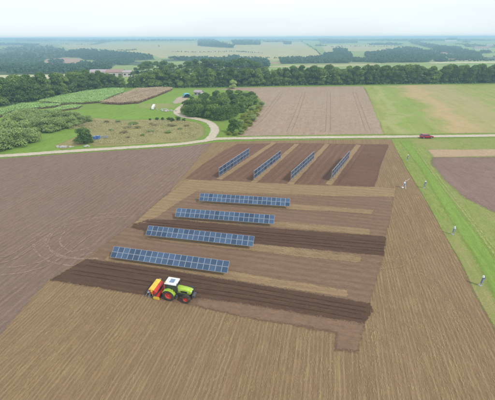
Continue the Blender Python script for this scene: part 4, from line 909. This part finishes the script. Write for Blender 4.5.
# ---------------------------------------------------------------- measuring posts
def post(p, label_, sc_=1.0, rz=0):
    o = empty('measuring_post', (p[0], p[1], .03), rz, label=label_, cat='measuring post', group='measuring posts on the grass strip'); o.scale = (sc_,)*3
    MB().cyl((0, 0, 0), (0, 0, 1.95), .045).box((0, 0, .02), (.5, .5, .04), bev=.01).build('pole', M['steel'], o)
    cbx = MB().box((0, -.13, 1.1), (.46, .24, .95), bev=.02).build('cabinet', M['bluegrey'], o)
    MB().box((0, -.255, 1.1), (.38, .012, .8), bev=.003).build('cabinet_door', M['steel'], cbx)
    b = MB()
    for k in range(6): b.cyl((0, 0, 1.85+k*.06), (0, 0, 1.88+k*.06), .2-.012*k, .17-.012*k, 16)
    b.cyl((0, 0, 1.82), (0, 0, 2.2), .08).build('radiation_shield', M['white'], o)
    MB().box((0, -.2, 1.75), (.42, .03, .3), (-.8, 0, 0)).build('sensor_plate', M['panel'], o)
    for a_ in (0, 2.09, 4.19): MB().cyl((0, 0, .8), (.45*math.cos(a_), .45*math.sin(a_), .02), .02, seg=6).build('leg', M['steel'], o)
post(G(480, 285.5), 'blue grey measuring post with white cap on the grass strip, nearest the camera', .88, .3)
post(G(452.5, 234.5), 'blue grey measuring post halfway down the grass strip', .85, .1)
post(G(424, 188), 'blue grey measuring post on the grass strip, level with the white tripod station', .9, -.2)
post(G(407, 160.5), 'blue grey measuring post on the grass strip nearest the car', .9, .5)
p = G(404, 188); o = empty('tripod_station', (p[0], p[1], .07), .4, label='white tripod weather station on the stubble edge beside the grass strip', cat='weather station'); o.scale = (.72, .72, .8)
for a_ in (.3, 2.4, 4.5): MB().cyl((0, 0, 1.5), (1.1*math.cos(a_), 1.1*math.sin(a_), 0), .045, seg=8).box((1.1*math.cos(a_), 1.1*math.sin(a_), .02), (.2, .2, .04)).build('leg', M['white'], o)
MB().cyl((0, 0, .6), (0, 0, 2.7), .05).build('mast', M['white'], o)
MB().cyl((-.2, 0, 2.3), (1.5, 0, 2.7), .035, seg=8).cyl((1.5, 0, 2.6), (1.5, 0, 2.95), .09).build('sensor_arm', M['white'], o)
MB().box((0, -.15, 1.15), (.55, .25, .7), bev=.02).build('cabinet', M['bluegrey'], o)
MB().box((-.35, -.15, 1.9), (.75, .04, .55), (-.7, 0, 0)).build('solar_plate', M['silver'], o)
MB().box((-.6, .1, .16), (.7, .45, .3), bev=.03).build('battery_box', M['white'], o)

# ---------------------------------------------------------------- clutter in the grass
def stones(px, py, n, spread, size, label_):
    p = G(px, py); o = empty('stone_heap', (p[0], p[1], 0), 0, label=label_, cat='stones')
    for k in range(n):
        bm_ = bmesh.new(); bmesh.ops.create_icosphere(bm_, subdivisions=2, radius=1)
        f_ = rs.uniform(0, 6, 3)
        for v in bm_.verts: v.co *= 1+.18*math.sin(v.co.x*3+f_[0])+.15*math.sin(v.co.y*4+f_[1])+.1*math.sin(v.co.z*5+f_[2])
        me = bpy.data.meshes.new('stone'); bm_.to_mesh(me); bm_.free()
        q = link('stone', me, M['stone'], o); s = size*rs.uniform(.5, 1.2); q.scale = (s*1.3, s, s*.7); q.location = (rs.normal()*spread, rs.normal()*spread*.35, s*.35); q.rotation_euler[2] = rs.uniform(0, 6)
stones(64, 147.5, 9, 1.1, .55, 'pale stones lying on the green verge left of the round bush')
stones(72, 147, 5, .8, .4, 'smaller grey stones right of the pale stone heap on the verge')
stones(88, 146.5, 6, .9, .45, 'grey stones below the round bush beside the track')
stones(166, 111, 22, 2.6, .5, 'grey rubble heap on the lawn right of the white caravan')
stones(163, 109.5, 10, 2, .4, 'low grey rubble scattered behind the larger rubble heap')
for px, py, rz, lb in ((95, 140, .2, 'blue water container left of the pair by the round bush'), (98.5, 139.4, -.1, 'blue water container right of the pair by the round bush')):
    p = G(px, py); o = empty('blue_container', (p[0], p[1], 0), rz, label=lb, cat='container')
    MB().box((0, 0, .85), (1.15, 1.0, 1.2), bev=.14).build('tank', M['blue'], o)
    b = MB().box((0, 0, .12), (1.3, 1.1, .12))
    for s in (-1, 1):
        for q in (-1, 1): b.box((s*.6, q*.53, .85), (.05, .05, 1.4))
        for z in (.5, 1.0, 1.5): b.box((0, s*.53, z), (1.2, .04, .04))
    b.build('cage', M['silver'], o); MB().cyl((0, 0, 1.44), (0, 0, 1.52), .18).build('cap', M['white'], o)
p = G(105, 138.5); o = empty('water_trough', (p[0], p[1], 0), .1, label='pale metal trough right of the blue containers', cat='trough')
MB().box((0, 0, .45), (2.6, .9, .12)).box((0, .43, .7), (2.6, .05, .5)).box((0, -.43, .7), (2.6, .05, .5)).box((1.28, 0, .7), (.05, .9, .5)).box((-1.28, 0, .7), (.05, .9, .5)).build('basin', M['steel'], o)
for x in (-1, 1): MB().box((x, 0, .2), (.1, .7, .4)).build('leg', M['steel'], o)
# white caravan, teal tent, small shed
a, b_ = G(152, 111.5), G(155, 105.5); cc = (a+b_)/2; an = math.atan2((b_-a)[1], (b_-a)[0])
o = empty('white_trailer', (cc[0], cc[1], 0), an, label='long white trailer standing on the lawn beside the rubble heap', cat='trailer'); o.scale = (1.05, .55, .6)
MB().box((0, 0, 1.45), (9.5, 2.3, 1.9), bev=.12).build('body', M['white'], o)
for s in (-1, 1):
    for x in (-2.8, 0, 2.8): MB().box((x, s*1.155, 1.7), (1.2, .02, .6), bev=.004).build('window', M['glass'], o)
    for x in (-.6, .6): MB().cyl((x, s*1.0, .4), (x, s*1.18, .4), .4, seg=16).build('wheel', M['tyre'], o)
MB().box((0, 0, .45), (9.0, 1.6, .15)).cyl((4.6, 0, .5), (6.0, 0, .5), .06).build('chassis', M['darkgrey'], o)
p = G(187, 97.5); o = empty('teal_tent', (p[0], p[1], 0), .3, label='teal tarpaulin shelter at the left end of the central thicket', cat='shelter'); o.scale = (.75, .75, .75)
MB().prism([(-3, 1.6), (-1.8, 3.0), (0, 3.5), (1.8, 3.0), (3, 1.6), (2.9, 1.55), (1.75, 2.92), (0, 3.4), (-1.75, 2.92), (-2.9, 1.55)], -3.5, 3.5).box((0, 3.4, 1.6), (5.6, .06, 3)).box((2.93, 0, .9), (.05, 6.8, 1.4)).box((-2.93, 0, .9), (.05, 6.8, 1.4)).build('tarpaulin', M['teal'], o)
for x in (-2.95, 2.95):
    for y in (-3.4, 3.4): MB().cyl((x, y, 0), (x, y, 1.6), .05, seg=8).build('pole', M['steel'], o)
barn('garden_shed', 0, 0, 5, 4, 2.3, 3.3, -.4, 'greyroof', 'small pale shed right of the teal shelter behind the thicket', nwin=2, groundpt=G(199, 95.5))

# ---------------------------------------------------------------- haze (a closed box of even air)
bm_ = bmesh.new(); bmesh.ops.create_cube(bm_, size=1)
me = bpy.data.meshes.new('haze'); bm_.to_mesh(me); bm_.free()
hz = link('haze', me); HT, HB = 41.0, -24.0
hz.scale = (50000, 14600, HT-HB); hz.location = (0, 6700, (HT+HB)/2); hz['kind'] = 'stuff'
m = bpy.data.materials.new('haze'); m.use_nodes = True; n = m.node_tree; n.nodes.clear()
out = n.nodes.new('ShaderNodeOutputMaterial'); pv = n.nodes.new('ShaderNodeVolumePrincipled'); n.links.new(pv.outputs[0], out.inputs['Volume'])
pv.inputs['Color'].default_value = (.50, .76, 1, 1); pv.inputs['Density'].default_value = .00042; pv.inputs['Anisotropy'].default_value = 0
me.materials.append(m)
